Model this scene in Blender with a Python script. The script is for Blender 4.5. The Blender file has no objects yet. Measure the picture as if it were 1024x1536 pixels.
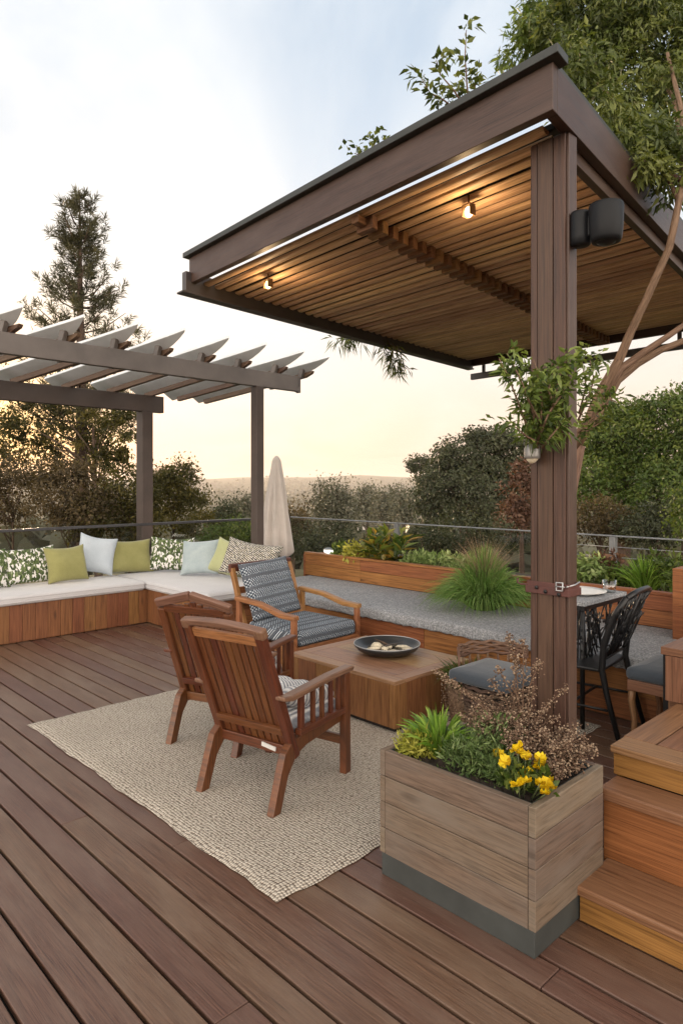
import bpy, bmesh, math, random
import numpy as np
from mathutils import Vector, Matrix
R = math.radians
rng = np.random.default_rng(7)
random.seed(7)
scene = bpy.context.scene
col = scene.collection
F = 1018.0; CX = 512.0; HY = 722.0; EYE = 1.6
TH = math.atan2(.694, .72)                     # the deck's own axes: d2 along the rug, d1 along the boards
D2 = Vector((.72, .694, 0)); D1 = Vector((-.694, .72, 0))
UP = Vector((0, 0, 1))

def W(u, v, z=0.0):
    p = D2 * u + D1 * v; return Vector((p.x, p.y, z))
def PX(px, py, Y):
    return Vector(((px - CX) / F * Y, Y, EYE + (HY - py) / F * Y))

# ------------------------------------------------------------------ object helpers
def tag(o, label=None, cat=None, group=None, kind=None):
    if label: o['label'] = label
    if cat: o['category'] = cat
    if group: o['group'] = group
    if kind: o['kind'] = kind
    return o
def thing(name, label, cat, loc=(0, 0, 0), rz=0.0, group=None):
    o = bpy.data.objects.new(name, None); col.objects.link(o)
    o.empty_display_size = .1
    o.location = loc; o.rotation_euler = (0, 0, rz)
    return tag(o, label, cat, group)

class MB:
    """collects shapes into one mesh with a metre UV (u along the grain) and a per-piece random value"""
    def __init__(s):
        s.v = []; s.f = []; s.uv = []; s.r = []; s.sm = []
    def face(s, idx, uvs, r, smooth=False):
        s.f.append(idx); s.uv.extend(uvs); s.r.append(r); s.sm.append(smooth)
    def obox(s, c, ax, ay, az, hx, hy, hz, r=None, grain=None):
        c = Vector(c); ax, ay, az = Vector(ax), Vector(ay), Vector(az)
        if r is None: r = random.random()
        b = len(s.v); o1, o2 = random.random() * 20, random.random() * 20
        for sx in (-1, 1):
            for sy in (-1, 1):
                for sz in (-1, 1):
                    s.v.append(c + ax * hx * sx + ay * hy * sy + az * hz * sz)
        h = (hx, hy, hz)
        g = grain if grain is not None else max(range(3), key=lambda i: h[i])
        def loc(i): return ((1 if i & 4 else -1) * hx, (1 if i & 2 else -1) * hy, (1 if i & 1 else -1) * hz)
        for q, n in (((0, 1, 3, 2), 0), ((4, 6, 7, 5), 0), ((0, 4, 5, 1), 1), ((2, 3, 7, 6), 1), ((0, 2, 6, 4), 2), ((1, 5, 7, 3), 2)):
            if n == g: a, d = [k for k in range(3) if k != g]
            else:
                a = g; d = [k for k in range(3) if k != g and k != n][0]
            s.face([b + i for i in q], [(loc(i)[a] + o1, loc(i)[d] + o2 + n * .37) for i in q], r)
        return s
    def box(s, x0, x1, y0, y1, z0, z1, r=None, grain=None):
        return s.obox(((x0 + x1) / 2, (y0 + y1) / 2, (z0 + z1) / 2), (1, 0, 0), (0, 1, 0), (0, 0, 1), abs(x1 - x0) / 2, abs(y1 - y0) / 2, abs(z1 - z0) / 2, r, grain)
    def bar(s, p0, p1, w, t, up=UP, r=None):
        """board from p0 to p1, width w across, thickness t along up"""
        p0, p1 = Vector(p0), Vector(p1); d = p1 - p0; L = d.length; d.normalize()
        a = Vector(up).cross(d)
        if a.length < 1e-4: a = Vector((1, 0, 0)).cross(d)
        a.normalize(); n = d.cross(a)
        return s.obox((p0 + p1) / 2, d, a, n, L / 2, w / 2, t / 2, r, 0)
    def tube(s, pts, rad, n=8, cap=True, r=None, closed=False):
        pts = [Vector(p) for p in pts]
        if not hasattr(rad, '__len__'): rad = [rad] * len(pts)
        if r is None: r = random.random()
        b = len(s.v); m = len(pts); acc = 0; o1 = random.random() * 10
        prev = None; lens = []
        for i, p in enumerate(pts):
            if closed: t = pts[(i + 1) % m] - pts[i - 1]
            else: t = pts[min(i + 1, m - 1)] - pts[max(i - 1, 0)]
            if t.length < 1e-9: t = Vector((0, 0, 1))
            t.normalize()
            if prev is None:
                a = t.orthogonal().normalized()
            else:
                a = (prev - t * prev.dot(t))
                a = a.normalized() if a.length > 1e-6 else t.orthogonal().normalized()
            prev = a; c = t.cross(a)
            if i: acc += (p - pts[i - 1]).length
            lens.append(acc)
            for k in range(n):
                w = 2 * math.pi * k / n
                s.v.append(p + (a * math.cos(w) + c * math.sin(w)) * rad[i])
        seg = m if closed else m - 1
        for i in range(seg):
            j = (i + 1) % m
            for k in range(n):
                k2 = (k + 1) % n
                la, lb = lens[i], (lens[j] if j else lens[i] + .05)
                rr = max(rad[i], .004) * 6.28 / n
                s.face([b + i * n + k, b + i * n + k2, b + j * n + k2, b + j * n + k],
                       [(la + o1, k * rr), (la + o1, k * rr + rr), (lb + o1, k * rr + rr), (lb + o1, k * rr)], r, True)
        if cap and not closed:
            for e, rev in ((0, True), (m - 1, False)):
                idx = [b + e * n + k for k in range(n)]
                if rev: idx.reverse()
                s.face(idx, [(0, .01 * k) for k in range(n)], r)
        return s
    def prism(s, poly, o, ax, ay, az, h, r=None, swap=None):
        """2D outline in the ax/ay plane thickened h each way along az"""
        o, ax, ay, az = Vector(o), Vector(ax), Vector(ay), Vector(az)
        if r is None: r = random.random()
        b = len(s.v); n = len(poly); o1 = random.random() * 9
        xs = [p[0] for p in poly]; ys = [p[1] for p in poly]; q0 = len(s.uv)
        if swap is None: swap = (max(ys) - min(ys)) > (max(xs) - min(xs))
        for sgn in (-1, 1):
            for (x, y) in poly: s.v.append(o + ax * x + ay * y + az * h * sgn)
        s.face([b + i for i in reversed(range(n))], [(poly[i][0] + o1, poly[i][1]) for i in reversed(range(n))], r)
        s.face([b + n + i for i in range(n)], [(poly[i][0] + o1, poly[i][1] + .3) for i in range(n)], r)
        for i in range(n):
            j = (i + 1) % n
            s.face([b + i, b + j, b + n + j, b + n + i], [(poly[i][0] + o1, poly[i][1] - h), (poly[j][0] + o1, poly[j][1] - h), (poly[j][0] + o1, poly[j][1] + h), (poly[i][0] + o1, poly[i][1] + h)], r)
        if swap: s.uv[q0:] = [(y + o1, x) for x, y in s.uv[q0:]]
        return s
    def lathe(s, prof, n=32, c=(0, 0, 0), r=None, smooth=True):
        c = Vector(c); b = len(s.v)
        if r is None: r = random.random()
        for (rad, z) in prof:
            for k in range(n):
                w = 2 * math.pi * k / n
                s.v.append(c + Vector((rad * math.cos(w), rad * math.sin(w), z)))
        for i in range(len(prof) - 1):
            for k in range(n):
                k2 = (k + 1) % n
                s.face([b + i * n + k, b + i * n + k2, b + (i + 1) * n + k2, b + (i + 1) * n + k],
                       [(k / n, prof[i][1]), ((k + 1) / n, prof[i][1]), ((k + 1) / n, prof[i + 1][1]), (k / n, prof[i + 1][1])], r, smooth)
        return s
    def ball(s, c, rx, ry=None, rz=None, n=8, m=5, r=None, wob=0.0):
        ry = ry or rx; rz = rz or rx; c = Vector(c); b = len(s.v)
        if r is None: r = random.random()
        for i in range(m + 1):
            th = math.pi * (i / m)
            for k in range(n):
                w = 2 * math.pi * k / n
                q = 1 + (random.random() - .5) * wob
                s.v.append(c + Vector((rx * math.sin(th) * math.cos(w) * q, ry * math.sin(th) * math.sin(w) * q, rz * math.cos(th) * q)))
        for i in range(m):
            for k in range(n):
                k2 = (k + 1) % n
                s.face([b + i * n + k, b + (i + 1) * n + k, b + (i + 1) * n + k2, b + i * n + k2], [(0, 0)] * 4, r, True)
        return s
    def build(s, name, m, parent=None, bevel=0.0, seg=2, loc=None, sub=0, rot=None):
        me = bpy.data.meshes.new(name)
        me.from_pydata([tuple(p) for p in s.v], [], s.f)
        uv = me.uv_layers.new(name='UVMap')
        uv.data.foreach_set('uv', np.array(s.uv, dtype=np.float32).ravel())
        at = me.attributes.new('rnd', 'FLOAT', 'FACE'); at.data.foreach_set('value', np.array(s.r, dtype=np.float32))
        me.polygons.foreach_set('use_smooth', np.array(s.sm, dtype=bool))
        me.update()
        o = bpy.data.objects.new(name, me); col.objects.link(o); me.materials.append(m)
        if parent: o.parent = parent
        if loc is not None: o.location = loc
        if rot is not None: o.rotation_euler = rot
        if bevel:
            b = o.modifiers.new('bevel', 'BEVEL'); b.width = bevel; b.segments = seg; b.limit_method = 'ANGLE'; b.angle_limit = R(35)
            b.harden_normals = False
        if sub:
            q = o.modifiers.new('sub', 'SUBSURF'); q.levels = sub; q.render_levels = sub
        return o

# ------------------------------------------------------------------ materials
class NT:
    def __init__(s, name):
        s.m = bpy.data.materials.new(name); s.m.use_nodes = True
        s.t = s.m.node_tree; s.t.nodes.clear()
        s.out = s.n('ShaderNodeOutputMaterial')
    def n(s, typ, **kw):
        nd = s.t.nodes.new(typ)
        for k, v in kw.items(): setattr(nd, k, v)
        return nd
    def l(s, a, b): s.t.links.new(a, b)
    def ramp(s, fac, stops, interp='LINEAR'):
        r = s.n('ShaderNodeValToRGB'); cr = r.color_ramp; cr.interpolation = interp
        while len(cr.elements) > 1: cr.elements.remove(cr.elements[-1])
        cr.elements[0].position = stops[0][0]; cr.elements[0].color = (*stops[0][1], 1)
        for p, c in stops[1:]:
            e = cr.elements.new(p); e.color = (*c, 1)
        if fac is not None: s.l(fac, r.inputs[0])
        return r.outputs[0]
    def noise(s, vec, scale, detail=4, rough=.55, dist=0.0):
        q = s.n('ShaderNodeTexNoise'); q.inputs['Scale'].default_value = scale; q.inputs['Detail'].default_value = detail
        q.inputs['Roughness'].default_value = rough; q.inputs['Distortion'].default_value = dist
        if vec is not None: s.l(vec, q.inputs['Vector'])
        return q.outputs['Fac']
    def mapping(s, vec, scale=(1, 1, 1), rot=(0, 0, 0)):
        q = s.n('ShaderNodeMapping'); q.inputs['Scale'].default_value = scale; q.inputs['Rotation'].default_value = rot
        s.l(vec, q.inputs['Vector']); return q.outputs[0]
    def coord(s, which='UV'):
        q = s.n('ShaderNodeTexCoord'); return q.outputs[which]
    def attr(s, name='rnd'):
        q = s.n('ShaderNodeAttribute'); q.attribute_name = name; return q.outputs['Fac']
    def math(s, op, a, b=None, c=None):
        q = s.n('ShaderNodeMath', operation=op)
        for i, x in enumerate((a, b, c)):
            if x is None: continue
            if isinstance(x, (int, float)): q.inputs[i].default_value = x
            else: s.l(x, q.inputs[i])
        return q.outputs[0]
    def mix(s, f, a, b, mode='MIX'):
        q = s.n('ShaderNodeMix', data_type='RGBA', blend_type=mode)
        for i, x in ((0, f), (6, a), (7, b)):
            if isinstance(x, (int, float)): q.inputs[i].default_value = x
            elif isinstance(x, tuple): q.inputs[i].default_value = (*x, 1)
            else: s.l(x, q.inputs[i])
        return q.outputs[2]
    def hsv(s, colr, val, sat=1.0, hue=.5):
        q = s.n('ShaderNodeHueSaturation')
        s.l(colr, q.inputs['Color'])
        for k, x in (('Value', val), ('Saturation', sat), ('Hue', hue)):
            if isinstance(x, (int, float)): q.inputs[k].default_value = x
            else: s.l(x, q.inputs[k])
        return q.outputs[0]
    def bump(s, h, strength=.3, dist=.01):
        q = s.n('ShaderNodeBump'); q.inputs['Strength'].default_value = strength; q.inputs['Distance'].default_value = dist
        s.l(h, q.inputs['Height']); return q.outputs[0]
    def princ(s, colr, rough=.5, normal=None, metal=0.0, spec=.5, **kw):
        p = s.n('ShaderNodeBsdfPrincipled')
        for k, x in (('Base Color', colr), ('Roughness', rough), ('Metallic', metal), ('Specular IOR Level', spec)):
            if isinstance(x, (int, float)): p.inputs[k].default_value = x
            elif isinstance(x, tuple): p.inputs[k].default_value = (*x, 1)
            else: s.l(x, p.inputs[k])
        if normal is not None: s.l(normal, p.inputs['Normal'])
        for k, x in kw.items(): p.inputs[k.replace('_', ' ')].default_value = x
        s.l(p.outputs[0], s.out.inputs[0]); return p

def wood(name, dark, light, rough=.5, amp=.35, gx=1.3, gy=26, bump=.25, spec=.4, streak=.5, knots=0.0, weather=None):
    t = NT(name); uv = t.coord('UV'); rnd = t.attr()
    off = t.n('ShaderNodeCombineXYZ'); t.l(t.math('MULTIPLY', rnd, 37.0), off.inputs[0]); t.l(t.math('MULTIPLY', rnd, 11.0), off.inputs[1])
    ad = t.n('ShaderNodeVectorMath', operation='ADD'); t.l(uv, ad.inputs[0]); t.l(off.outputs[0], ad.inputs[1])
    v = ad.outputs[0]
    g1 = t.noise(t.mapping(v, (gx, gy, 1)), 3.0, 6, .6, .8)
    g2 = t.noise(t.mapping(v, (gx * .5, gy * 4, 1)), 5.0, 3, .6, .2)
    g3 = t.noise(t.mapping(v, (1.2, 4.5, 1)), 1.4, 4, .6, .4)
    f = t.math('ADD', t.math('MULTIPLY', g1, .62), t.math('MULTIPLY', g2, .38))
    c = t.ramp(f, [(.39, tuple(x * .8 for x in dark)), (.5, tuple((a + b) / 2 for a, b in zip(dark, light))), (.61, light)])
    c = t.mix(t.math('MULTIPLY', t.math('SUBTRACT', g3, .35), streak), c, t.hsv(c, .55), 'MIX') if streak else c
    if weather:
        w = t.noise(t.mapping(v, (.8, 3, 1)), 2.1, 5, .65)
        c = t.mix(t.ramp(w, [(.42, (0, 0, 0)), (.68, (.8, .8, .8))]), c, weather)
    if knots:
        vo = t.n('ShaderNodeTexVoronoi'); vo.inputs['Scale'].default_value = 1.0; t.l(t.mapping(v, (1.9, 6.5, 1)), vo.inputs['Vector'])
        c = t.mix(t.ramp(vo.outputs['Distance'], [(.03, (knots,) * 3), (.13, (0, 0, 0))]), c, tuple(x * .3 for x in dark))
    val = t.math('ADD', t.math('MULTIPLY', t.math('SUBTRACT', rnd, .5), amp), 1.0)
    hue = t.math('ADD', t.math('MULTIPLY', t.math('SUBTRACT', rnd, .5), .025), .5)
    c = t.hsv(c, val, 1.0, hue)
    rr = t.math('ADD', t.math('MULTIPLY', g1, .25), rough - .12)
    t.princ(c, rr, t.bump(f, bump, .004), spec=spec)
    return t.m

def plain(name, c, rough=.5, metal=0.0, var=.15, scale=8, bump=.05, spec=.5, **kw):
    t = NT(name); n = t.noise(t.coord('Object'), scale, 5, .6)
    n2 = t.noise(t.coord('Object'), scale * 14, 3, .6)
    cc = t.ramp(n, [(.3, tuple(x * (1 - var) for x in c)), (.7, tuple(min(1, x * (1 + var)) for x in c))])
    t.princ(cc, rough, t.bump(n2, bump, .002) if bump else None, metal, spec, **kw)
    return t.m

def fabric(name, c, c2=None, scale=260, bump=.35, rough=.9, wrinkle=6):
    t = NT(name); uv = t.coord('UV')
    wv = t.n('ShaderNodeTexVoronoi'); wv.inputs['Scale'].default_value = scale; wv.inputs['Randomness'].default_value = .5; t.l(uv, wv.inputs['Vector'])
    n = t.noise(uv, wrinkle, 4, .6)
    c2 = c2 or tuple(x * .8 for x in c)
    cc = t.mix(t.ramp(n, [(.3, (0, 0, 0)), (.7, (1, 1, 1))]), c2, c)
    cc = t.mix(t.math('MULTIPLY', wv.outputs['Distance'], .5), cc, tuple(x * .45 for x in c))
    h = t.math('ADD', t.math('MULTIPLY', wv.outputs['Distance'], -.35), t.math('MULTIPLY', n, 3.0))
    t.princ(cc, rough, t.bump(h, bump, .006), spec=.2, Sheen_Weight=.25)
    return t.m

def leafmat(name, stops, trans=.35, rough=.5, spec=.3):
    t = NT(name); c = t.ramp(t.attr(), stops)
    d = t.n('ShaderNodeBsdfPrincipled'); t.l(c, d.inputs['Base Color']); d.inputs['Roughness'].default_value = rough; d.inputs['Specular IOR Level'].default_value = spec
    tr = t.n('ShaderNodeBsdfTranslucent'); t.l(t.mix(1.0, c, (1.0, 1.0, .55), 'MULTIPLY'), tr.inputs[0])
    ms = t.n('ShaderNodeMixShader'); ms.inputs[0].default_value = trans
    t.l(d.outputs[0], ms.inputs[1]); t.l(tr.outputs[0], ms.inputs[2]); t.l(ms.outputs[0], t.out.inputs[0])
    return t.m

M = {}
M['deck'] = wood('deck_boards', (.062, .028, .018), (.150, .078, .051), rough=.37, amp=.26, gx=1.6, gy=84, bump=.5, spec=.55, streak=.4, weather=(.155, .098, .070))
M['dark_void'] = plain('dark_gap', (.012, .010, .009), .9)
M['cedar'] = wood('cedar_boards', (.125, .048, .018), (.24, .102, .040), rough=.55, amp=.24, gx=1.1, gy=24, knots=.7, spec=.35)
M['step_wood'] = wood('step_boards', (.150, .060, .017), (.275, .122, .038), rough=.55, amp=.07, gx=.7, gy=30, knots=.9, spec=.25, streak=.4)
M['tread'] = wood('tread_boards', (.135, .062, .027), (.25, .130, .064), rough=.5, amp=.35, gx=1.0, gy=30, spec=.4)
M['wall_wood'] = wood('wall_boards', (.16, .055, .015), (.34, .140, .045), rough=.55, amp=.25, gx=.9, gy=26, knots=.8, spec=.35)
M['teak'] = wood('teak_chair', (.056, .016, .005), (.138, .042, .014), rough=.42, amp=.4, gx=2, gy=40, spec=.5, streak=.35)
M['teak_top'] = wood('teak_grey_edge', (.11, .052, .029), (.20, .105, .063), rough=.42, amp=.2, gx=2, gy=40, spec=.5)
M['oak'] = wood('armchair_wood', (.20, .080, .028), (.36, .165, .066), rough=.45, amp=.25, gx=2, gy=30, spec=.4)
M['table_wood'] = wood('table_panels', (.13, .052, .018), (.255, .115, .044), rough=.5, amp=.35, gx=1.4, gy=24, spec=.35, knots=.4)
M['table_top'] = wood('table_top_boards', (.22, .115, .055), (.36, .215, .118), rough=.45, amp=.22, gx=1.2, gy=14, spec=.4)
M['beam'] = wood('stained_beam', (.036, .018, .012), (.076, .040, .028), rough=.45, amp=.25, gx=1, gy=44, spec=.45, weather=(.088, .055, .042))
M['post'] = wood('stained_post', (.044, .021, .014), (.092, .047, .030), rough=.5, amp=.3, gx=1, gy=34, spec=.4)
M['slat'] = wood('pergola_slats', (.52, .31, .17), (.80, .56, .345), rough=.55, amp=.5, gx=1, gy=24, spec=.3)
M['block'] = wood('pergola_blocks', (.13, .065, .03), (.27, .14, .068), rough=.55, amp=.6, gx=3, gy=20, spec=.3)
M['steel_brown'] = plain('brown_steel', (.052, .043, .041), .45, 0, .2, 5)
M['cap_metal'] = plain('roof_cap_metal', (.040, .042, .038), .5, .2, .2, 6)
M['grey_beam'] = plain('grey_brown_beam', (.115, .098, .09), .5, 0, .22, 3)
M['dark_post'] = plain('dark_brown_post', (.052, .036, .030), .5, 0, .2, 4)
M['plank_grey'] = plain('grey_roof_plank', (.60, .62, .64), .6, 0, .1, 5)
M['rafter'] = wood('rafter_wood', (.09, .052, .035), (.17, .10, .065), rough=.5, amp=.3)
M['planter'] = wood('weathered_planter', (.100, .069, .048), (.182, .130, .093), rough=.6, amp=.3, gx=2.0, gy=34, knots=.5, spec=.3, weather=(.165, .135, .11))
M['plinth'] = plain('green_grey_plinth', (.040, .044, .042), .55, 0, .2, 7)
M['soil'] = plain('soil', (.030, .020, .014), .95, 0, .5, 30, bump=1.0)
M['black_plastic'] = plain('black_plastic', (.006, .0065, .008), .5, 0, .15, 6, spec=.22)
M['black_metal'] = plain('black_metal', (.010, .010, .011), .4, .3, .2, 9)
M['steel'] = plain('grey_steel', (.20, .21, .22), .4, .6, .2, 8)
M['wire'] = plain('steel_wire', (.40, .41, .42), .35, .8, .1, 8)
M['rail_dark'] = plain('dark_rail', (.045, .045, .05), .35, .5, .15, 5)
M['grey_lamp'] = plain('grey_lamp_metal', (.26, .25, .24), .4, .4, .15, 9)
M['leather'] = plain('red_brown_strap', (.075, .024, .019), .55, 0, .3, 18, bump=.3)
M['canvas'] = fabric('beige_canvas', (.56, .505, .465), (.47, .425, .39), 300, .25)
M['seat_fabric'] = fabric('pale_grey_seat', (.57, .56, .575), (.51, .50, .515), 300, .12, wrinkle=3)
M['olive'] = fabric('olive_linen', (.30, .29, .115), (.24, .23, .085), 200, .35)
M['pale_blue'] = fabric('pale_blue_cloth', (.50, .56, .62), (.43, .49, .55), 200, .35)
M['blue_grey'] = fabric('blue_grey_cloth', (.42, .49, .50), (.30, .37, .40), 200, .4)
M['slate'] = fabric('slate_blue_cloth', (.060, .074, .092), (.040, .050, .064), 240, .3)
M['pale_green'] = fabric('pale_green_cloth', (.46, .48, .26), (.37, .39, .20), 200, .4)
M['knit'] = None
M['white_tag'] = plain('white_tag', (.52, .51, .49), .8, 0, .1, 40)
M['bowl'] = plain('dark_bowl', (.030, .032, .034), .32, .2, .2, 6)
M['bowl_rim'] = plain('bowl_rim', (.42, .42, .42), .35, .6, .15, 6)
M['pale_stone'] = plain('pale_pebble', (.60, .53, .40), .8, 0, .3, 22, bump=.5)
M['ash'] = plain('dark_ash', (.10, .085, .06), .95, 0, .8, 60, bump=1.0)
M['white_pot'] = plain('white_ceramic', (.72, .71, .68), .35, 0, .08, 20)
M['trunk'] = wood('bark', (.055, .036, .026), (.14, .095, .068), rough=.8, amp=.3, gx=3, gy=16, bump=1.0, spec=.15)
M['bark_smooth'] = wood('smooth_bark', (.10, .058, .038), (.215, .135, .092), rough=.7, amp=.3, gx=3, gy=16, bump=.6, spec=.2)
M['stem'] = plain('green_stem', (.07, .09, .03), .6, 0, .3, 20)
M['dry_stem'] = plain('dry_stem', (.13, .075, .045), .8, 0, .3, 20)
# ---- special cloths and stone
def rug_mat():
    t = NT('woven_rug'); uv = t.coord('UV')
    wob = t.n('ShaderNodeTexNoise'); wob.inputs['Scale'].default_value = 9; t.l(uv, wob.inputs['Vector'])
    ad = t.n('ShaderNodeVectorMath', operation='MULTIPLY_ADD'); t.l(wob.outputs['Color'], ad.inputs[0]); ad.inputs[1].default_value = (.02, .02, 0); t.l(uv, ad.inputs[2])
    vo = t.n('ShaderNodeTexVoronoi'); vo.inputs['Scale'].default_value = 1; vo.inputs['Randomness'].default_value = .32
    t.l(t.mapping(ad.outputs[0], (64, 80, 1)), vo.inputs['Vector'])
    d = vo.outputs['Distance']
    n = t.noise(uv, 2.2, 4, .6); n2 = t.noise(uv, 60, 3, .6)
    c = t.mix(t.ramp(n2, [(.35, (0, 0, 0)), (.7, (1, 1, 1))]), (.44, .39, .325), (.62, .565, .49))
    c = t.mix(t.ramp(n, [(.35, (0, 0, 0)), (.65, (.35, .35, .35))]), c, (.38, .335, .28))
    c = t.mix(t.ramp(d, [(.40, (0, 0, 0)), (.64, (1, 1, 1))]), c, (.13, .10, .078))
    sp = t.noise(t.mapping(uv, (44, 58, 1)), .45, 2, .5)
    h = t.math('ADD', t.math('MULTIPLY', d, -1.0), t.math('MULTIPLY', n, .8))
    t.princ(c, .92, t.bump(h, .9, .012), spec=.15)
    return t.m
M['rug'] = rug_mat()

def granite():
    t = NT('granite'); v = t.coord('Object')
    n1 = t.noise(v, 70, 4, .7); n2 = t.noise(v, 4, 4, .6)
    vo = t.n('ShaderNodeTexVoronoi'); vo.inputs['Scale'].default_value = 110; t.l(v, vo.inputs['Vector'])
    c = t.ramp(n1, [(.3, (.11, .115, .12)), (.5, (.29, .30, .315)), (.7, (.56, .57, .59))])
    c = t.mix(t.ramp(n2, [(.35, (0, 0, 0)), (.7, (.3, .3, .3))]), c, (.24, .24, .25))
    c = t.mix(t.ramp(vo.outputs['Distance'], [(.1, (.55, .55, .55)), (.35, (0, 0, 0))]), c, (.07, .07, .075))
    h = t.math('ADD', n1, t.noise(v, 22, 5, .65))
    t.princ(c, .75, t.bump(h, .9, .012), spec=.3)
    return t.m
M['granite'] = granite()

def leaf_print():
    t = NT('leaf_print_cloth'); uv = t.coord('UV')
    wob = t.n('ShaderNodeTexNoise'); wob.inputs['Scale'].default_value = 14; t.l(uv, wob.inputs['Vector'])
    ad = t.n('ShaderNodeVectorMath', operation='MULTIPLY_ADD'); t.l(wob.outputs['Color'], ad.inputs[0]); ad.inputs[1].default_value = (.06, .06, 0); t.l(uv, ad.inputs[2])
    vo = t.n('ShaderNodeTexVoronoi'); vo.inputs['Scale'].default_value = 36; vo.inputs['Randomness'].default_value = 1; t.l(t.mapping(ad.outputs[0], (1.5, .9, 1), (0, 0, .6)), vo.inputs['Vector'])
    sep = t.n('ShaderNodeSeparateColor'); t.l(vo.outputs['Color'], sep.inputs[0])
    leafc = t.ramp(sep.outputs[1], [(.0, (.035, .055, .02)), (.35, (.085, .12, .045)), (.6, (.16, .20, .085)), (.8, (.07, .085, .05))])
    isleaf = t.math('MULTIPLY', t.math('GREATER_THAN', sep.outputs[0], .22), t.math('LESS_THAN', vo.outputs['Distance'], .80))
    c = t.mix(isleaf, (.70, .68, .66), leafc)
    n = t.noise(uv, 6, 4, .6)
    t.princ(c, .9, t.bump(n, .3, .02), spec=.15)
    return t.m
M['leaf_print'] = leaf_print()

def dot_print():
    t = NT('black_fleck_cloth'); uv = t.coord('UV')
    vo = t.n('ShaderNodeTexVoronoi'); vo.inputs['Scale'].default_value = 56; vo.inputs['Randomness'].default_value = .3; t.l(t.mapping(uv, (1, .8, 1), (0, 0, .35)), vo.inputs['Vector'])
    sep = t.n('ShaderNodeSeparateColor'); t.l(vo.outputs['Color'], sep.inputs[0])
    c = t.mix(t.ramp(vo.outputs['Distance'], [(.34, (0, 0, 0)), (.44, (1, 1, 1))]), t.ramp(sep.outputs[0], [(.3, (.66, .63, .56)), (.7, (.52, .48, .38))]), (.045, .045, .05))
    t.princ(c, .9, t.bump(vo.outputs['Distance'], -.6, .008), spec=.15)
    return t.m
M['fleck'] = dot_print()

def tweed(name, bands=9.5):
    t = NT(name); uv = t.coord('UV')
    sep = t.n('ShaderNodeSeparateXYZ'); t.l(uv, sep.inputs[0])
    wob = t.noise(uv, 26, 3, .6)
    y = t.math('ADD', sep.outputs[1], t.math('MULTIPLY', wob, .018))
    x = t.math('ADD', sep.outputs[0], t.math('MULTIPLY', wob, .012))
    band = t.math('SINE', t.math('MULTIPLY', y, 2 * math.pi * bands))
    cell = t.math('MULTIPLY', t.math('SINE', t.math('MULTIPLY', x, 2 * math.pi * 42)), t.math('SINE', t.math('MULTIPLY', y, 2 * math.pi * 34)))
    n = t.noise(t.mapping(uv, (90, 200, 1)), 1.0, 4, .7)
    light = t.ramp(t.math('ADD', t.math('MULTIPLY', cell, .35), n), [(.40, (.040, .050, .068)), (.55, (.125, .165, .215)), (.74, (.52, .56, .60))])
    dark = t.ramp(n, [(.35, (.030, .036, .048)), (.7, (.19, .21, .24))])
    c = t.mix(t.ramp(t.math('MULTIPLY_ADD', band, .5, .5), [(.10, (0, 0, 0)), (.3, (1, 1, 1))]), dark, light)
    h = t.math('ADD', t.math('MULTIPLY', band, .5), n)
    t.princ(c, .92, t.bump(h, .6, .012), spec=.15)
    return t.m
M['tweed'] = tweed('blue_tweed')

def ribbed():
    t = NT('grey_white_throw'); uv = t.coord('UV')
    sep = t.n('ShaderNodeSeparateXYZ'); t.l(uv, sep.inputs[0])
    n = t.noise(uv, 30, 4, .6)
    x = t.math('ADD', sep.outputs[0], t.math('MULTIPLY', n, .01))
    s = t.math('MULTIPLY_ADD', t.math('SINE', t.math('MULTIPLY', x, 2 * math.pi * 34)), .5, .5)
    c = t.ramp(t.math('ADD', t.math('MULTIPLY', s, .7), t.math('MULTIPLY', n, .35)), [(.2, (.24, .25, .28)), (.45, (.50, .51, .53)), (.8, (.70, .69, .68))])
    t.princ(c, .95, t.bump(s, .8, .008), spec=.15)
    return t.m
M['throw'] = ribbed()

def glassmat(name, tint=(.93, .95, .95), refl=.06, rough=.02):
    t = NT(name)
    tr = t.n('ShaderNodeBsdfTransparent'); tr.inputs[0].default_value = (*tint, 1)
    g = t.n('ShaderNodeBsdfGlossy'); g.inputs['Roughness'].default_value = rough; g.inputs[0].default_value = (.9, .9, .9, 1)
    fr = t.n('ShaderNodeFresnel'); fr.inputs[0].default_value = 1.45
    ms = t.n('ShaderNodeMixShader'); geo = t.n('ShaderNodeNewGeometry'); t.l(t.math('MULTIPLY', t.math('MULTIPLY', fr.outputs[0], refl / .04), t.math('SUBTRACT', 1.0, geo.outputs['Backfacing'])), ms.inputs[0]); t.l(tr.outputs[0], ms.inputs[1]); t.l(g.outputs[0], ms.inputs[2]); t.l(ms.outputs[0], t.out.inputs[0])
    return t.m
M['glass'] = glassmat('railing_glass', (.86, .87, .87), .03)
M['tumbler'] = glassmat('clear_tumbler', (.93, .95, .95), .12)

def glow(name, c, k):
    t = NT(name); e = t.n('ShaderNodeEmission'); e.inputs[0].default_value = (*c, 1); e.inputs[1].default_value = k; t.l(e.outputs[0], t.out.inputs[0]); return t.m
M['bulb'] = glow('warm_bulb', (1.0, .72, .36), 6)
M['white_bulb'] = glow('cool_bulb', (1.0, .93, .82), 3)

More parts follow.
